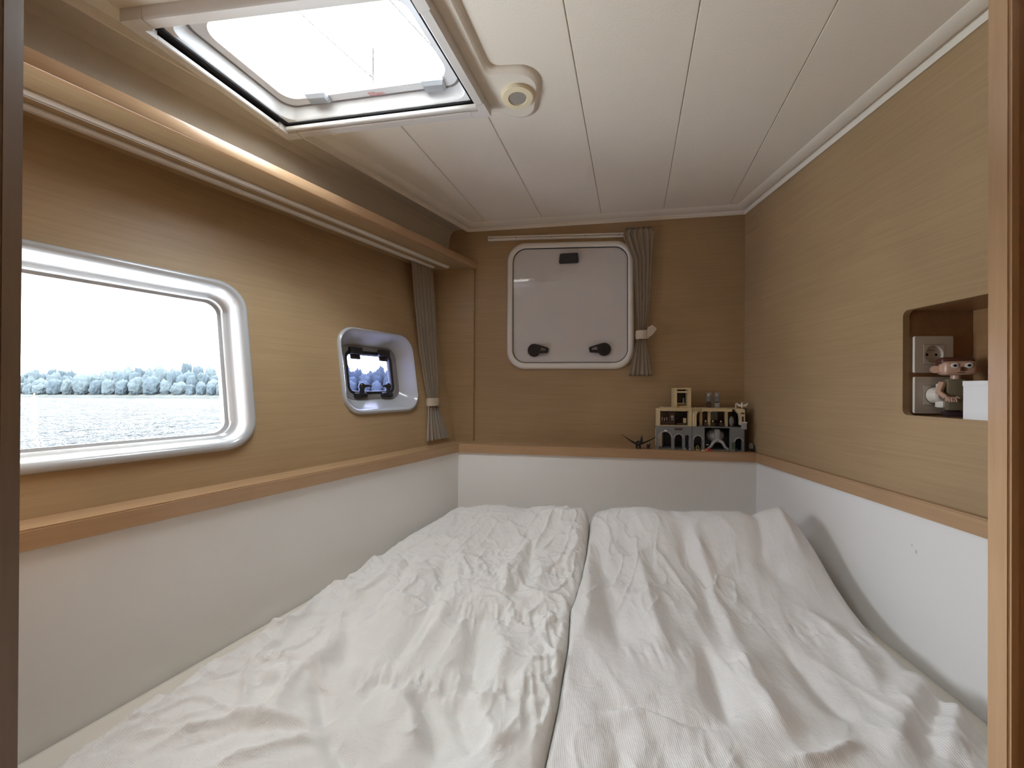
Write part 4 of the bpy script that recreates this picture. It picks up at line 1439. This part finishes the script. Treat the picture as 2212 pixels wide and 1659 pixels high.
# ------------------------------------------------------------------ toy castle and figures on the back ledge
plain('brick_tan', (0.62, 0.50, 0.29), 0.3, 0.5)
plain('brick_tan_light', (0.72, 0.60, 0.38), 0.3, 0.5)
plain('brick_grey', (0.20, 0.21, 0.215), 0.32, 0.5)
plain('brick_light_grey', (0.36, 0.37, 0.38), 0.32, 0.5)
plain('brick_brown', (0.075, 0.045, 0.032), 0.35, 0.5)
plain('brick_dark', (0.018, 0.017, 0.020), 0.35, 0.5)
plain('brick_green', (0.04, 0.12, 0.06), 0.3, 0.5)
plain('brick_red', (0.45, 0.02, 0.015), 0.3, 0.5)
plain('brick_orange', (0.65, 0.22, 0.12), 0.3, 0.5)
plain('brick_white', (0.75, 0.73, 0.68), 0.3, 0.5)
plain('brick_gold', (0.45, 0.30, 0.07), 0.3, 0.5)
OF = 0.088                                         # front of the castle, off the back wall
FK = BW.moved(0, ZT)                               # x along the back wall, y up from the ledge, z to the room
def kx(u, v=930): return FK.on(u, v, OF)[0]
def ky(v, u=1500): return FK.on(u, v, OF)[1]
KB = ky(973, 1420)                                 # ledge line as read at the castle front
def KY(v, u=1500): return max(0.0, FK.on(u, v, OF)[1])
X0, XM, X1 = kx(1418), kx(1495), kx(1612)
H1, H2 = ky(921, 1500), ky(883, 1500)
FKc = FK.moved(X0, 0)
ks = thing('toy_castle', FKc, 'toy brick castle with grey arcade below and tan rooms above on the ledge', 'toy castle')
def kpart(name, mat, fn, par=None, smooth=0):
    bm = bmesh.new(); fn(bm)
    return fin(name, bm, mat, par or ks, fr=FK, smooth=smooth)
def arch(x0, x1, y0, y1, n=10):
    r = (x1 - x0) / 2; c = (x0 + x1) / 2
    pts = [(x0, y0), (x1, y0)]
    yc = y1 - r
    for k in range(n + 1):
        a = math.pi * k / n
        pts.append((c + r * math.cos(a), yc + r * math.sin(a)))
    return pts
def studs(bm, x0, x1, y, z0, z1, step=0.008):
    n = max(1, int((x1 - x0) / step)); m = max(1, int((z1 - z0) / step))
    for i in range(n):
        for j in range(m):
            cyl(bm, (x0 + (i + 0.5) * (x1 - x0) / n, y + 0.0008, z0 + (j + 0.5) * (z1 - z0) / m), (0, 1, 0), 0.0024, 0.0024, 0.0016, 8)
# ground floor
g0 = 0.0
fl_h = H1 - 0.004
def plate_arches(x0, x1, y0, y1, arches):
    """wall cut by arches that stand on its base line"""
    def fn(bm):
        pts = [(x0, y0)]
        for (a, b, top) in arches:
            lp = arch(a, b, y0, top)
            pts += [lp[0]] + list(reversed(lp[2:])) + [lp[1]]
        pts += [(x1, y0), (x1, y1), (x0, y1)]
        clean = [pts[0]]
        for p in pts[1:]:
            if abs(p[0] - clean[-1][0]) + abs(p[1] - clean[-1][1]) > 1e-5: clean.append(p)
        prism(bm, clean, OF - 0.012, OF)
    return fn
kpart('arcade_wall', 'brick_grey', plate_arches(X0, XM - 0.001, g0, fl_h, [(kx(1423), kx(1451), ky(934)), (kx(1457), kx(1475), ky(939)), (kx(1480), kx(1489), ky(940))]))
kpart('arcade_wall', 'brick_grey', plate_arches(XM + 0.0005, kx(1522), g0, fl_h, [(kx(1499), kx(1517), ky(941))]))
kpart('arcade_wall', 'brick_grey', plate_arches(kx(1578), kx(1608), g0, fl_h, [(kx(1588), kx(1604), ky(944))]))
for (a, b) in ((1423, 1451), (1457, 1475), (1499, 1517), (1588, 1604)):
    def ringf(bm, a=a, b=b):
        x0, x1 = kx(a), kx(b); r = (x1 - x0) / 2; c = (x0 + x1) / 2; yc = ky({1423: 934, 1457: 939, 1499: 941, 1588: 944}[a]) - r
        lo = [[Vector((c + (r + d) * math.cos(math.pi * k / 12), yc + (r + d) * math.sin(math.pi * k / 12), z)) for d, z in ((-0.0004, OF + 0.002), (0.003, OF + 0.002), (0.003, OF - 0.002), (-0.0004, OF - 0.002))] for k in range(13)]
        loft(bm, lo, True, True)
    kpart('arch_ring', 'brick_light_grey', ringf)
kpart('back_wall', 'brick_dark', lambda bm: box(bm, X0 + 0.026, kx(1608), 0.0, fl_h, 0.012, 0.018))
kpart('side_wall', 'brick_dark', lambda bm: box(bm, kx(1606), kx(1616), 0.0, H2 + 0.002, 0.012, OF - 0.016))
kpart('base_plate', 'brick_grey', lambda bm: box(bm, X0 + 0.024, kx(1608), 0.0, 0.003, 0.012, OF - 0.013))
kpart('inner_column', 'brick_brown', lambda bm: cyl(bm, (kx(1437), fl_h / 2, OF - 0.035), (0, 1, 0), 0.003, 0.003, fl_h - 0.006, 10))
kpart('inner_screen', 'brick_tan', lambda bm: box(bm, kx(1422), kx(1437), 0.004, fl_h - 0.012, 0.03, 0.034))
kpart('sign_panel', 'brick_brown', lambda bm: box(bm, kx(1457), kx(1474), fl_h - 0.011, fl_h - 0.004, OF, OF + 0.002))
# relief in the wide bay: plain carved stone mass with draped folds
def relief(bm):
    c = kx(1553)
    ball(bm, (c, fl_h * 0.62, OF - 0.040), 0.032, 0.026, 0.022, 3)
    box(bm, c - 0.008, c + 0.008, fl_h * 0.35, fl_h - 0.006, OF - 0.030, OF - 0.012, 0.002)
    for s in (-1, 1):
        tube(bm, [(c, fl_h * 0.48, OF - 0.014), (c + s * 0.016, fl_h * 0.36, OF - 0.010), (c + s * 0.024, fl_h * 0.18, OF - 0.010), (c + s * 0.036, 0.005, OF - 0.010)], [0.007, 0.006, 0.005, 0.004], 10)
kpart('stone_relief', 'brick_light_grey', relief, smooth=40)
kpart('green_banner', 'brick_green', lambda bm: box(bm, kx(1581), kx(1586), 0.008, 0.034, OF, OF + 0.002))
for u in (1480, 1490):
    kpart('floor_lantern', 'brick_white', lambda bm: ball(bm, (kx(u), 0.004, OF + 0.003), 0.003, 0.003, 0.003, 1), smooth=40)
kpart('keystone', 'brick_white', lambda bm: box(bm, kx(1435), kx(1440), ky(933), ky(930), OF - 0.004, OF + 0.003))
# floor slab
kpart('floor_slab', 'brick_grey', lambda bm: (box(bm, X0, XM - 0.001, fl_h, H1, OF - 0.030, OF + 0.001), box(bm, X0 + 0.022, XM - 0.001, fl_h, H1 - 0.0003, 0.012, OF - 0.0301), box(bm, XM + 0.001, kx(1608), fl_h, H1 - 0.0005, 0.012, OF + 0.001)))
# upper left room
t0_, t1_ = H1, H2
kpart('room_wall', 'brick_tan', lambda bm: plate(bm, [(X0 + 0.001, t0_), (XM - 0.001, t0_), (XM - 0.001, t1_), (X0 + 0.001, t1_)], [[(kx(1426), t0_ + 0.002), (kx(1488), t0_ + 0.002), (kx(1488), t1_ - 0.008), (kx(1426), t1_ - 0.008)]], OF - 0.020, OF))
kpart('room_beam', 'brick_tan_light', lambda bm: box(bm, kx(1429), kx(1484), t1_ - 0.010, t1_ - 0.006, OF - 0.016, OF - 0.002))
kpart('room_back', 'brick_brown', lambda bm: box(bm, X0 + 0.026, kx(1606), t0_, t1_ - 0.001, 0.012, 0.018))
for u, h in ((1434, 0.016), (1439, 0.013), (1444, 0.016)):
    kpart('candle', 'brick_white', lambda bm: cyl(bm, (kx(u), t0_ + 0.016 + h / 2, OF - 0.028), (0, 1, 0), 0.0014, 0.0014, h * 0.8, 8), smooth=40)
kpart('cabinet', 'brick_brown', lambda bm: (box(bm, kx(1448), kx(1462), t0_, t0_ + 0.050, OF - 0.045, OF - 0.030), box(bm, kx(1427), kx(1447), t0_, t0_ + 0.014, OF - 0.036, OF - 0.020), box(bm, kx(1466), kx(1486), t0_, t0_ + 0.010, OF - 0.036, OF - 0.020)))
kpart('clock_face', 'brick_light_grey', lambda bm: (cyl(bm, (kx(1456), t0_ + 0.032, OF - 0.029), (0, 0, 1), 0.006, 0.006, 0.002, 14), box(bm, kx(1453), kx(1460), t0_ + 0.020, t0_ + 0.023, OF - 0.029, OF - 0.027)))
kpart('blackboard', 'brick_dark', lambda bm: box(bm, kx(1464), kx(1480), t0_ + 0.016, t1_ - 0.012, 0.030, 0.034))
kpart('stool', 'brick_tan', lambda bm: box(bm, kx(1480), kx(1486), t0_ + 0.008, t0_ + 0.028, OF - 0.030, OF - 0.022))
# upper right hall
def hall(bm):
    x0, x1 = XM + 0.001, kx(1608)
    pts_hole = [(kx(1506), t0_ + 0.002), (kx(1594), t0_ + 0.002)]
    box(bm, x0, kx(1504), t0_, t1_, OF - 0.020, OF)
    box(bm, x0, kx(1512), t1_ - 0.010, t1_, OF - 0.020, OF)
    prism(bm, [(kx(1504), t1_ - 0.024), (kx(1507), t1_ - 0.014), (kx(1513), t1_ - 0.008), (kx(1513), t1_), (kx(1504), t1_)], OF - 0.018, OF)
    box(bm, kx(1515), kx(1582), t1_ - 0.009, t1_, OF - 0.020, OF - 0.002)
kpart('hall_frame', 'brick_tan', hall)
kpart('hall_pier', 'brick_tan_light', lambda bm: (prism(bm, [(kx(1589), t1_), (kx(1590), t1_ - 0.006), (kx(1598), t1_ - 0.018), (kx(1600), t1_ - 0.036), (kx(1600), t0_ + 0.008), (kx(1609), t0_ + 0.008), (kx(1609), t1_)], OF - 0.020, OF + 0.001)))
kpart('pier_crest', 'brick_brown', lambda bm: (box(bm, kx(1600), kx(1607), t1_ - 0.017, t1_ - 0.012, OF + 0.001, OF + 0.003), box(bm, kx(1602), kx(1606), t1_ - 0.046, t1_ - 0.026, OF + 0.001, OF + 0.002)))
kpart('door_strip', 'brick_tan_light', lambda bm: (box(bm, kx(1498), kx(1500), t0_ + 0.004, t1_ - 0.014, OF, OF + 0.002), box(bm, kx(1502), kx(1504), t0_ + 0.002, t1_ - 0.008, OF, OF + 0.002)))
for u in (1519, 1537, 1575):
    kpart('hall_column', 'brick_tan', lambda bm: (box(bm, kx(u - 3), kx(u + 3), t0_, t1_ - 0.008, OF - 0.034, OF - 0.026), box(bm, kx(u - 4), kx(u + 4), t1_ - 0.012, t1_ - 0.008, OF - 0.036, OF - 0.018)))
kpart('tall_window', 'brick_grey', lambda bm: box(bm, kx(1541), kx(1562), t0_ + 0.020, t1_ - 0.009, 0.028, 0.032))
for u in (1529, 1545, 1563):
    kpart('candle_flame', 'brick_tan_light', lambda bm: ball(bm, (kx(u), t0_ + 0.018, OF - 0.026), 0.0032, 0.0045, 0.003, 1), smooth=40)
    kpart('candle_stand', 'brick_brown', lambda bm: box(bm, kx(u - 4), kx(u + 4), t0_, t0_ + 0.012, OF - 0.032, OF - 0.020))
kpart('hooded_shape', 'brick_grey', lambda bm: ball(bm, (kx(1587), t0_ + 0.018, OF - 0.030), 0.009, 0.020, 0.008, 2), smooth=40)
kpart('wall_lantern', 'brick_light_grey', lambda bm: box(bm, kx(1600.5), kx(1610), H1 - 0.006, H1 + 0.017, OF + 0.001, OF + 0.012))
kpart('lantern_cap', 'brick_white', lambda bm: box(bm, kx(1599.5), kx(1611), H1 + 0.0172, H1 + 0.020, OF - 0.0005, OF + 0.013))
# roof plates with studs
kpart('roof_plate', 'brick_tan', lambda bm: (box(bm, X0 + 0.024, kx(1606), H2, H2 + 0.0025, 0.012, OF - 0.001),))
kpart('roof_studs', 'brick_tan', lambda bm: studs(bm, X0 + 0.027, kx(1604), H2 + 0.0025, 0.016, OF - 0.006, 0.0135))
# tower room on the roof
TZ = OF - 0.014
def tower(bm):
    x0, x1 = kx(1457.5), kx(1495)
    y0 = H2 + 0.0026; y1 = ky(838)
    box(bm, x0, x0 + 0.011, y0, y1, TZ - 0.040, TZ); box(bm, x1 - 0.011, x1, y0, y1, TZ - 0.040, TZ)
    box(bm, x0 + 0.011, x1 - 0.011, y1 - 0.006, y1 - 0.0005, TZ - 0.040, TZ - 0.004)
kpart('tower_frame', 'brick_tan', tower)
kpart('tower_lintel', 'brick_tan_light', lambda bm: box(bm, kx(1464), kx(1488), ky(849), ky(845), TZ - 0.024, TZ - 0.010))
kpart('tower_back', 'brick_dark', lambda bm: box(bm, kx(1463), kx(1489), H2 + 0.003, ky(840), TZ - 0.040, TZ - 0.036))
kpart('tower_bench', 'brick_tan', lambda bm: (box(bm, kx(1464), kx(1488), H2 + 0.003, H2 + 0.010, TZ - 0.030, TZ - 0.012), box(bm, kx(1466), kx(1486), H2 + 0.013, H2 + 0.020, TZ - 0.034, TZ - 0.026)))
kpart('tower_flask', 'brick_light_grey', lambda bm: cyl(bm, (kx(1482), ky(866), TZ - 0.024), (0, 1, 0), 0.003, 0.002, 0.020, 10), smooth=40)
# statuettes and bird on the roof: loose figures
FS = FK.moved(0, H2 + 0.0025)
def statuette(u, label, mat_low):
    x = kx(u, 875); z = OF - 0.040
    fr = FK.moved(x, H2 + 0.0041, z)
    t = thing('toy_statuette', fr, label, 'toy figure')
    bm = bmesh.new(); box(bm, -0.008, 0.008, 0.0, 0.018, -0.006, 0.006, 0.001); fin('plinth', bm, mat_low, t, fr=fr, smooth=0)
    bm = bmesh.new(); box(bm, -0.0075, 0.0075, 0.021, 0.042, -0.005, 0.005, 0.0015); box(bm, -0.0095, -0.0075, 0.024, 0.040, -0.003, 0.003); box(bm, 0.0075, 0.0095, 0.024, 0.040, -0.003, 0.003)
    fin('body', bm, 'brick_grey', t, fr=fr, smooth=0)
    bm = bmesh.new(); box(bm, -0.0055, 0.0055, 0.018, 0.021, -0.004, 0.004); fin('belt', bm, 'brick_dark', t, fr=fr, smooth=0)
    bm = bmesh.new(); cyl(bm, (0, 0.0475, 0), (0, 1, 0), 0.006, 0.006, 0.009, 14); box(bm, -0.0075, 0.0075, 0.052, 0.056, -0.006, 0.006, 0.001); fin('helmet', bm, 'brick_light_grey', t, fr=fr, smooth=40)
statuette(1539, 'grey toy statuette with brown base on the castle roof', 'brick_brown')
statuette(1557, 'grey toy statuette with pale base on the castle roof', 'brick_light_grey')
fr = FK.moved(kx(1606, 878), H2 + 0.0041, OF - 0.012)
owl = thing('toy_bird', fr, 'white toy bird with spread wings on the castle roof', 'toy bird')
bm = bmesh.new(); ball(bm, (0, 0.009, 0), 0.0045, 0.009, 0.004, 2); ball(bm, (0, 0.0185, 0.001), 0.0035, 0.0035, 0.0035, 2); fin('body', bm, 'brick_white', owl, fr=fr)
for s in (-1, 1):
    bm = bmesh.new()
    pts = [(s * 0.003, 0.007), (s * 0.012, 0.006), (s * 0.017, 0.011), (s * 0.020, 0.020), (s * 0.013, 0.015), (s * 0.004, 0.014)]
    prism(bm, pts if s > 0 else list(reversed(pts)), -0.0015, 0.0015)
    fin('wing', bm, 'brick_white', owl, fr=fr, smooth=0)
fr = FK.moved(kx(1592.5, 878), H2 + 0.0041, OF - 0.012)
t = thing('toy_finial', fr, 'small pale toy finial beside the white toy bird', 'toy finial')
bm = bmesh.new(); cyl(bm, (0, 0.006, 0), (0, 1, 0), 0.0025, 0.0018, 0.012, 10); fin('stem', bm, 'brick_tan_light', t, fr=fr)
bm = bmesh.new(); ball(bm, (0, 0.0145, 0), 0.0025, 0.0035, 0.0025, 1); fin('tip', bm, 'brick_white', t, fr=fr)

# winged black toy animal and a small black toy beside the castle
fr = FK.moved(FK.on(1379, 968, 0.085)[0], 0.0003, 0.085)
wg = thing('toy_animal', fr, 'black toy winged horse with raised wings on the ledge', 'toy animal')
bm = bmesh.new(); ball(bm, (0.0, 0.020, 0), 0.009, 0.010, 0.016, 2); fin('body', bm, 'toy_black', wg, fr=fr)
bm = bmesh.new(); tube(bm, [(0.004, 0.022, 0.010), (0.008, 0.030, 0.016), (0.009, 0.040, 0.018)], [0.006, 0.005, 0.004], 10); ball(bm, (0.009, 0.041, 0.022), 0.004, 0.0045, 0.008, 2); fin('head', bm, 'toy_black', wg, fr=fr)
for s in (-1, 1):
    bm = bmesh.new(); cyl(bm, (0.009 + s * 0.002, 0.048, 0.018), (0, 1, 0), 0.0014, 0.0006, 0.006, 8); fin('ear', bm, 'toy_black', wg, fr=fr)
    wx, wy = (-0.062, 0.053) if s < 0 else (0.072, 0.050)
    bm = bmesh.new()
    n_ = 8
    rows = []
    for k in range(n_ + 1):
        t_ = k / n_
        c = Vector((wx * t_ + s * 0.004 * (1 - t_), 0.018 + (wy - 0.018) * (t_ ** 1.35), -0.004 * t_))
        h = 0.0035 * (1 - t_) + 0.0006
        dpt = 0.014 * (1 - t_) + 0.001
        rows.append([c + Vector((0, h, 0)), c + Vector((0, -h, -dpt)), c + Vector((0, -h * 1.2, 0)), c + Vector((0, 0, dpt * 0.4))])
    loft(bm, rows, True, True)
    fin('wing', bm, 'toy_black', wg, fr=fr)
    for dz in (-0.010, 0.010):
        bm = bmesh.new(); tube(bm, [(s * 0.005, 0.018, dz), (s * 0.0058, 0.009, dz), (s * 0.0055, 0.0, dz)], [0.0034, 0.0024, 0.0026], 8); fin('leg', bm, 'toy_black', wg, fr=fr)
fr = FK.moved(FK.on(1400.5, 968, 0.085)[0], 0.0003, 0.085)
sm = thing('toy_animal', fr, 'tiny black toy foal between winged toy horse and castle', 'toy animal')
bm = bmesh.new(); ball(bm, (0, 0.010, 0), 0.0045, 0.005, 0.008, 2); fin('body', bm, 'toy_black', sm, fr=fr)
bm = bmesh.new(); tube(bm, [(0.002, 0.011, 0.005), (0.004, 0.017, 0.007)], [0.003, 0.0025], 8); ball(bm, (0.004, 0.0185, 0.009), 0.0025, 0.003, 0.004, 2); fin('head', bm, 'toy_black', sm, fr=fr)
bm = bmesh.new(); ball(bm, (-0.004, 0.014, 0), 0.002, 0.004, 0.004, 1); fin('wing', bm, 'toy_black', sm, fr=fr)
for s in (-1, 1):
    for dz in (-0.005, 0.005):
        bm = bmesh.new(); tube(bm, [(s * 0.0028, 0.009, dz), (s * 0.003, 0.0, dz)], [0.0018, 0.0015], 6); fin('leg', bm, 'toy_black', sm, fr=fr)
# red toy figure lying in front of the arcade, with a small golden hoop beside it
fr = FK.moved(kx(1526, 970), 0.0003, OF + 0.008)
mf = thing('toy_figure', fr, 'tiny red toy figure lying before the castle arcade', 'toy figure')
bm = bmesh.new(); box(bm, 0.002, 0.013, 0.0, 0.008, -0.004, 0.004, 0.001); fin('body', bm, 'brick_red', mf, fr=fr)
bm = bmesh.new(); cyl(bm, (-0.003, 0.0045, 0), (1, 0, 0), 0.004, 0.004, 0.008, 12); fin('head', bm, 'brick_orange', mf, fr=fr)
bm = bmesh.new(); box(bm, -0.020, -0.007, 0.0, 0.0035, -0.003, 0.003, 0.0008); fin('legs', bm, 'brick_tan_light', mf, fr=fr)
fr = FK.moved(kx(1527.5, 962), 0.0003, OF - 0.003)
kpart('wall_gem', 'brick_white', lambda bm: (ball(bm, (kx(1526.5), ky(960), OF + 0.001), 0.002, 0.002, 0.0015, 1), ball(bm, (kx(1529.5), ky(960), OF + 0.001), 0.0025, 0.0025, 0.0015, 1)), smooth=40)
fr = FK.moved(kx(1505, 970), 0.0003, OF + 0.006)
bm = bmesh.new()
tube(bm, [Vector((0.004 * math.cos(a) + 0.0008, 0.010 + 0.009 * math.sin(a), 0.0)) for a in [2 * math.pi * k / 20 for k in range(21)]], 0.0011, 8)
hp = thing('toy_hoop', fr, 'small golden toy hoop standing before the castle arcade', 'toy hoop')
fin('ring', bm, 'brick_gold', hp, fr=fr)
bm = bmesh.new(); cyl(bm, (0.0008, 0.0008, 0), (0, 1, 0), 0.004, 0.003, 0.0016, 12); fin('foot', bm, 'brick_gold', hp, fr=fr)
# little arched toy chair in the corner
fr = FK.moved(FK.on(1623.5, 975, 0.075)[0], 0.0003, 0.075)
ch = thing('toy_chair', fr, 'tiny toy chair with arched grey back in the ledge corner', 'toy chair')
bm = bmesh.new(); prism(bm, arch(-0.008, 0.006, 0.010, 0.031), -0.002, 0.0); fin('backrest', bm, 'brick_grey', ch, fr=fr)
bm = bmesh.new(); tube(bm, [(0.0075, 0.0, 0.0), (0.0075, 0.018, 0.0), (0.0045, 0.031, 0.0)], 0.0011, 8); fin('side_rail', bm, 'toy_black', ch, fr=fr)
bm = bmesh.new(); box(bm, -0.009, 0.008, 0.009, 0.0105, -0.002, 0.012); fin('seat', bm, 'toy_dark', ch, fr=fr, smooth=0)
for sx_ in (-0.0075, 0.0065):
    for sz_ in (0.0, 0.010):
        bm = bmesh.new(); cyl(bm, (sx_, 0.0045, sz_), (0, 1, 0), 0.001, 0.001, 0.009, 8); fin('leg', bm, 'toy_dark', ch, fr=fr)

# ------------------------------------------------------------------ doorway and passage
def jamb(name, us, ud, label):
    """us: pixel columns of the room-side edge at top and bottom; lining stands across the doorway thickness"""
    yr = Y_FRONT
    t = at_y(us[0], 0, yr).x; b = at_y(us[1], 1659, yr).x
    return t, b
JT = 0.0205
for nm, (ut, ub), s, lab in (('door_jamb_left', (56, 42), -1, 'shade-darkened beech door jamb on the window side'), ('door_jamb_right', (2131, 2129), 1, 'beech door jamb on the niche side')):
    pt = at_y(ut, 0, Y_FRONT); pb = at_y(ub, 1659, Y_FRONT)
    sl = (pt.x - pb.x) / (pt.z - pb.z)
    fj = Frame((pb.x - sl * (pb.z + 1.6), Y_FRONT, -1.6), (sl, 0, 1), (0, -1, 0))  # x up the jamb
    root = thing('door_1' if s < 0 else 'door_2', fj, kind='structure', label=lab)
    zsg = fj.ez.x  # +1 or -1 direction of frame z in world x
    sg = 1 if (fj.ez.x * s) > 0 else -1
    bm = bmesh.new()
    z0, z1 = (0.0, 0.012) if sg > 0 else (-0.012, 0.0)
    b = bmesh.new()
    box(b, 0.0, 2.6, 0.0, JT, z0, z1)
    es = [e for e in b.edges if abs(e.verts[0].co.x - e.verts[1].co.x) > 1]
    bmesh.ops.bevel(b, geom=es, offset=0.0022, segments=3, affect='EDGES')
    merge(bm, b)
    fin('lining', bm, 'jamb_shaded' if s < 0 else 'beech', root, fr=fj)
    bm = bmesh.new()
    z0, z1 = (0.0135, 0.20) if sg > 0 else (-0.20, -0.0135)
    box(bm, 0.0, 2.6, 0.003, JT - 0.003, z0, z1)
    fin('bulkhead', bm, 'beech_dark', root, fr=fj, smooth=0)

def slab(name, x0, x1, y0, y1, z0, z1, mat, label):
    bm = bmesh.new()
    cx, cy, cz = (x0 + x1) / 2, (y0 + y1) / 2, (z0 + z1) / 2
    f = Frame((cx, cy, z0), (1, 0, 0), (0, 1, 0))
    box(bm, x0, x1, y0, y1, z0, z1)
    return fin(name, bm, mat, at=f, kind='structure', label=label, smooth=0)
PXL, PXR, PYB = -1.35, 1.35, -1.3
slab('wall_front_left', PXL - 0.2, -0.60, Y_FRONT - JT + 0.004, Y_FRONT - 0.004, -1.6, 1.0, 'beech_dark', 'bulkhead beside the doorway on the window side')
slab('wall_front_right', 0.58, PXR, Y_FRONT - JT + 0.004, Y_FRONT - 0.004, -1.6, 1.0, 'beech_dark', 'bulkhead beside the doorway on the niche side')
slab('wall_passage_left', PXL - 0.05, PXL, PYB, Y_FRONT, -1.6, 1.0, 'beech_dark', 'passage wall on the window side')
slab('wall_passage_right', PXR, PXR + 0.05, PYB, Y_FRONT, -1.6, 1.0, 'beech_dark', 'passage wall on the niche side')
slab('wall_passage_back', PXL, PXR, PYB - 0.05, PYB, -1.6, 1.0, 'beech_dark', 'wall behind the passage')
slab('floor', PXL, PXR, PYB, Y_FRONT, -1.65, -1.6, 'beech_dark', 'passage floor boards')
slab('ceiling_passage', PXL, PXR, PYB, Y_FRONT - JT, 0.98, 1.03, 'headliner', 'headliner over the passage')
slab('wall_header', PXL, PXR, Y_FRONT - JT + 0.004, Y_FRONT - 0.004, 0.95, 1.05, 'beech_dark', 'header above the doorway')
slab('ceiling_header', PXL, PXR, Y_FRONT - JT, Y_FRONT + 0.01, 0.735, 0.96, 'headliner', 'drop between cabin headliner and passage')
slab('hull_shell', 1.10, 1.14, Y_FRONT, 2.2, -1.2, 1.0, 'void_dark', 'hull shell behind the niche wall')

# ------------------------------------------------------------------ daylight portals in the openings
def portal(name, fr, w, h, x, y, z, flip):
    d = bpy.data.lights.new(name, 'AREA')
    d.shape = 'RECTANGLE'; d.size = w; d.size_y = h
    d.cycles.is_portal = True
    o = bpy.data.objects.new(name, d)
    COL.objects.link(o)
    M = fr.M @ Matrix.Translation((x, y, z))
    if flip:
        M = M @ Matrix.Rotation(math.pi, 4, 'X')
    o.matrix_world = M
# area lights shine along their own -z
portal('daylight_portal', LW, W1['x1'] - W1['x0'], W1['y1'] - W1['y0'], (W1['x0'] + W1['x1']) / 2, (W1['y0'] + W1['y1']) / 2, -0.08, True)
portal('daylight_portal', LW, 0.24, 0.2, (P2['x0'] + P2['x1']) / 2 - 0.02, (P2['y0'] + P2['y1']) / 2, -0.085, True)
portal('daylight_portal', FH, 0.56, 0.42, 0, 0, 0.10, False)
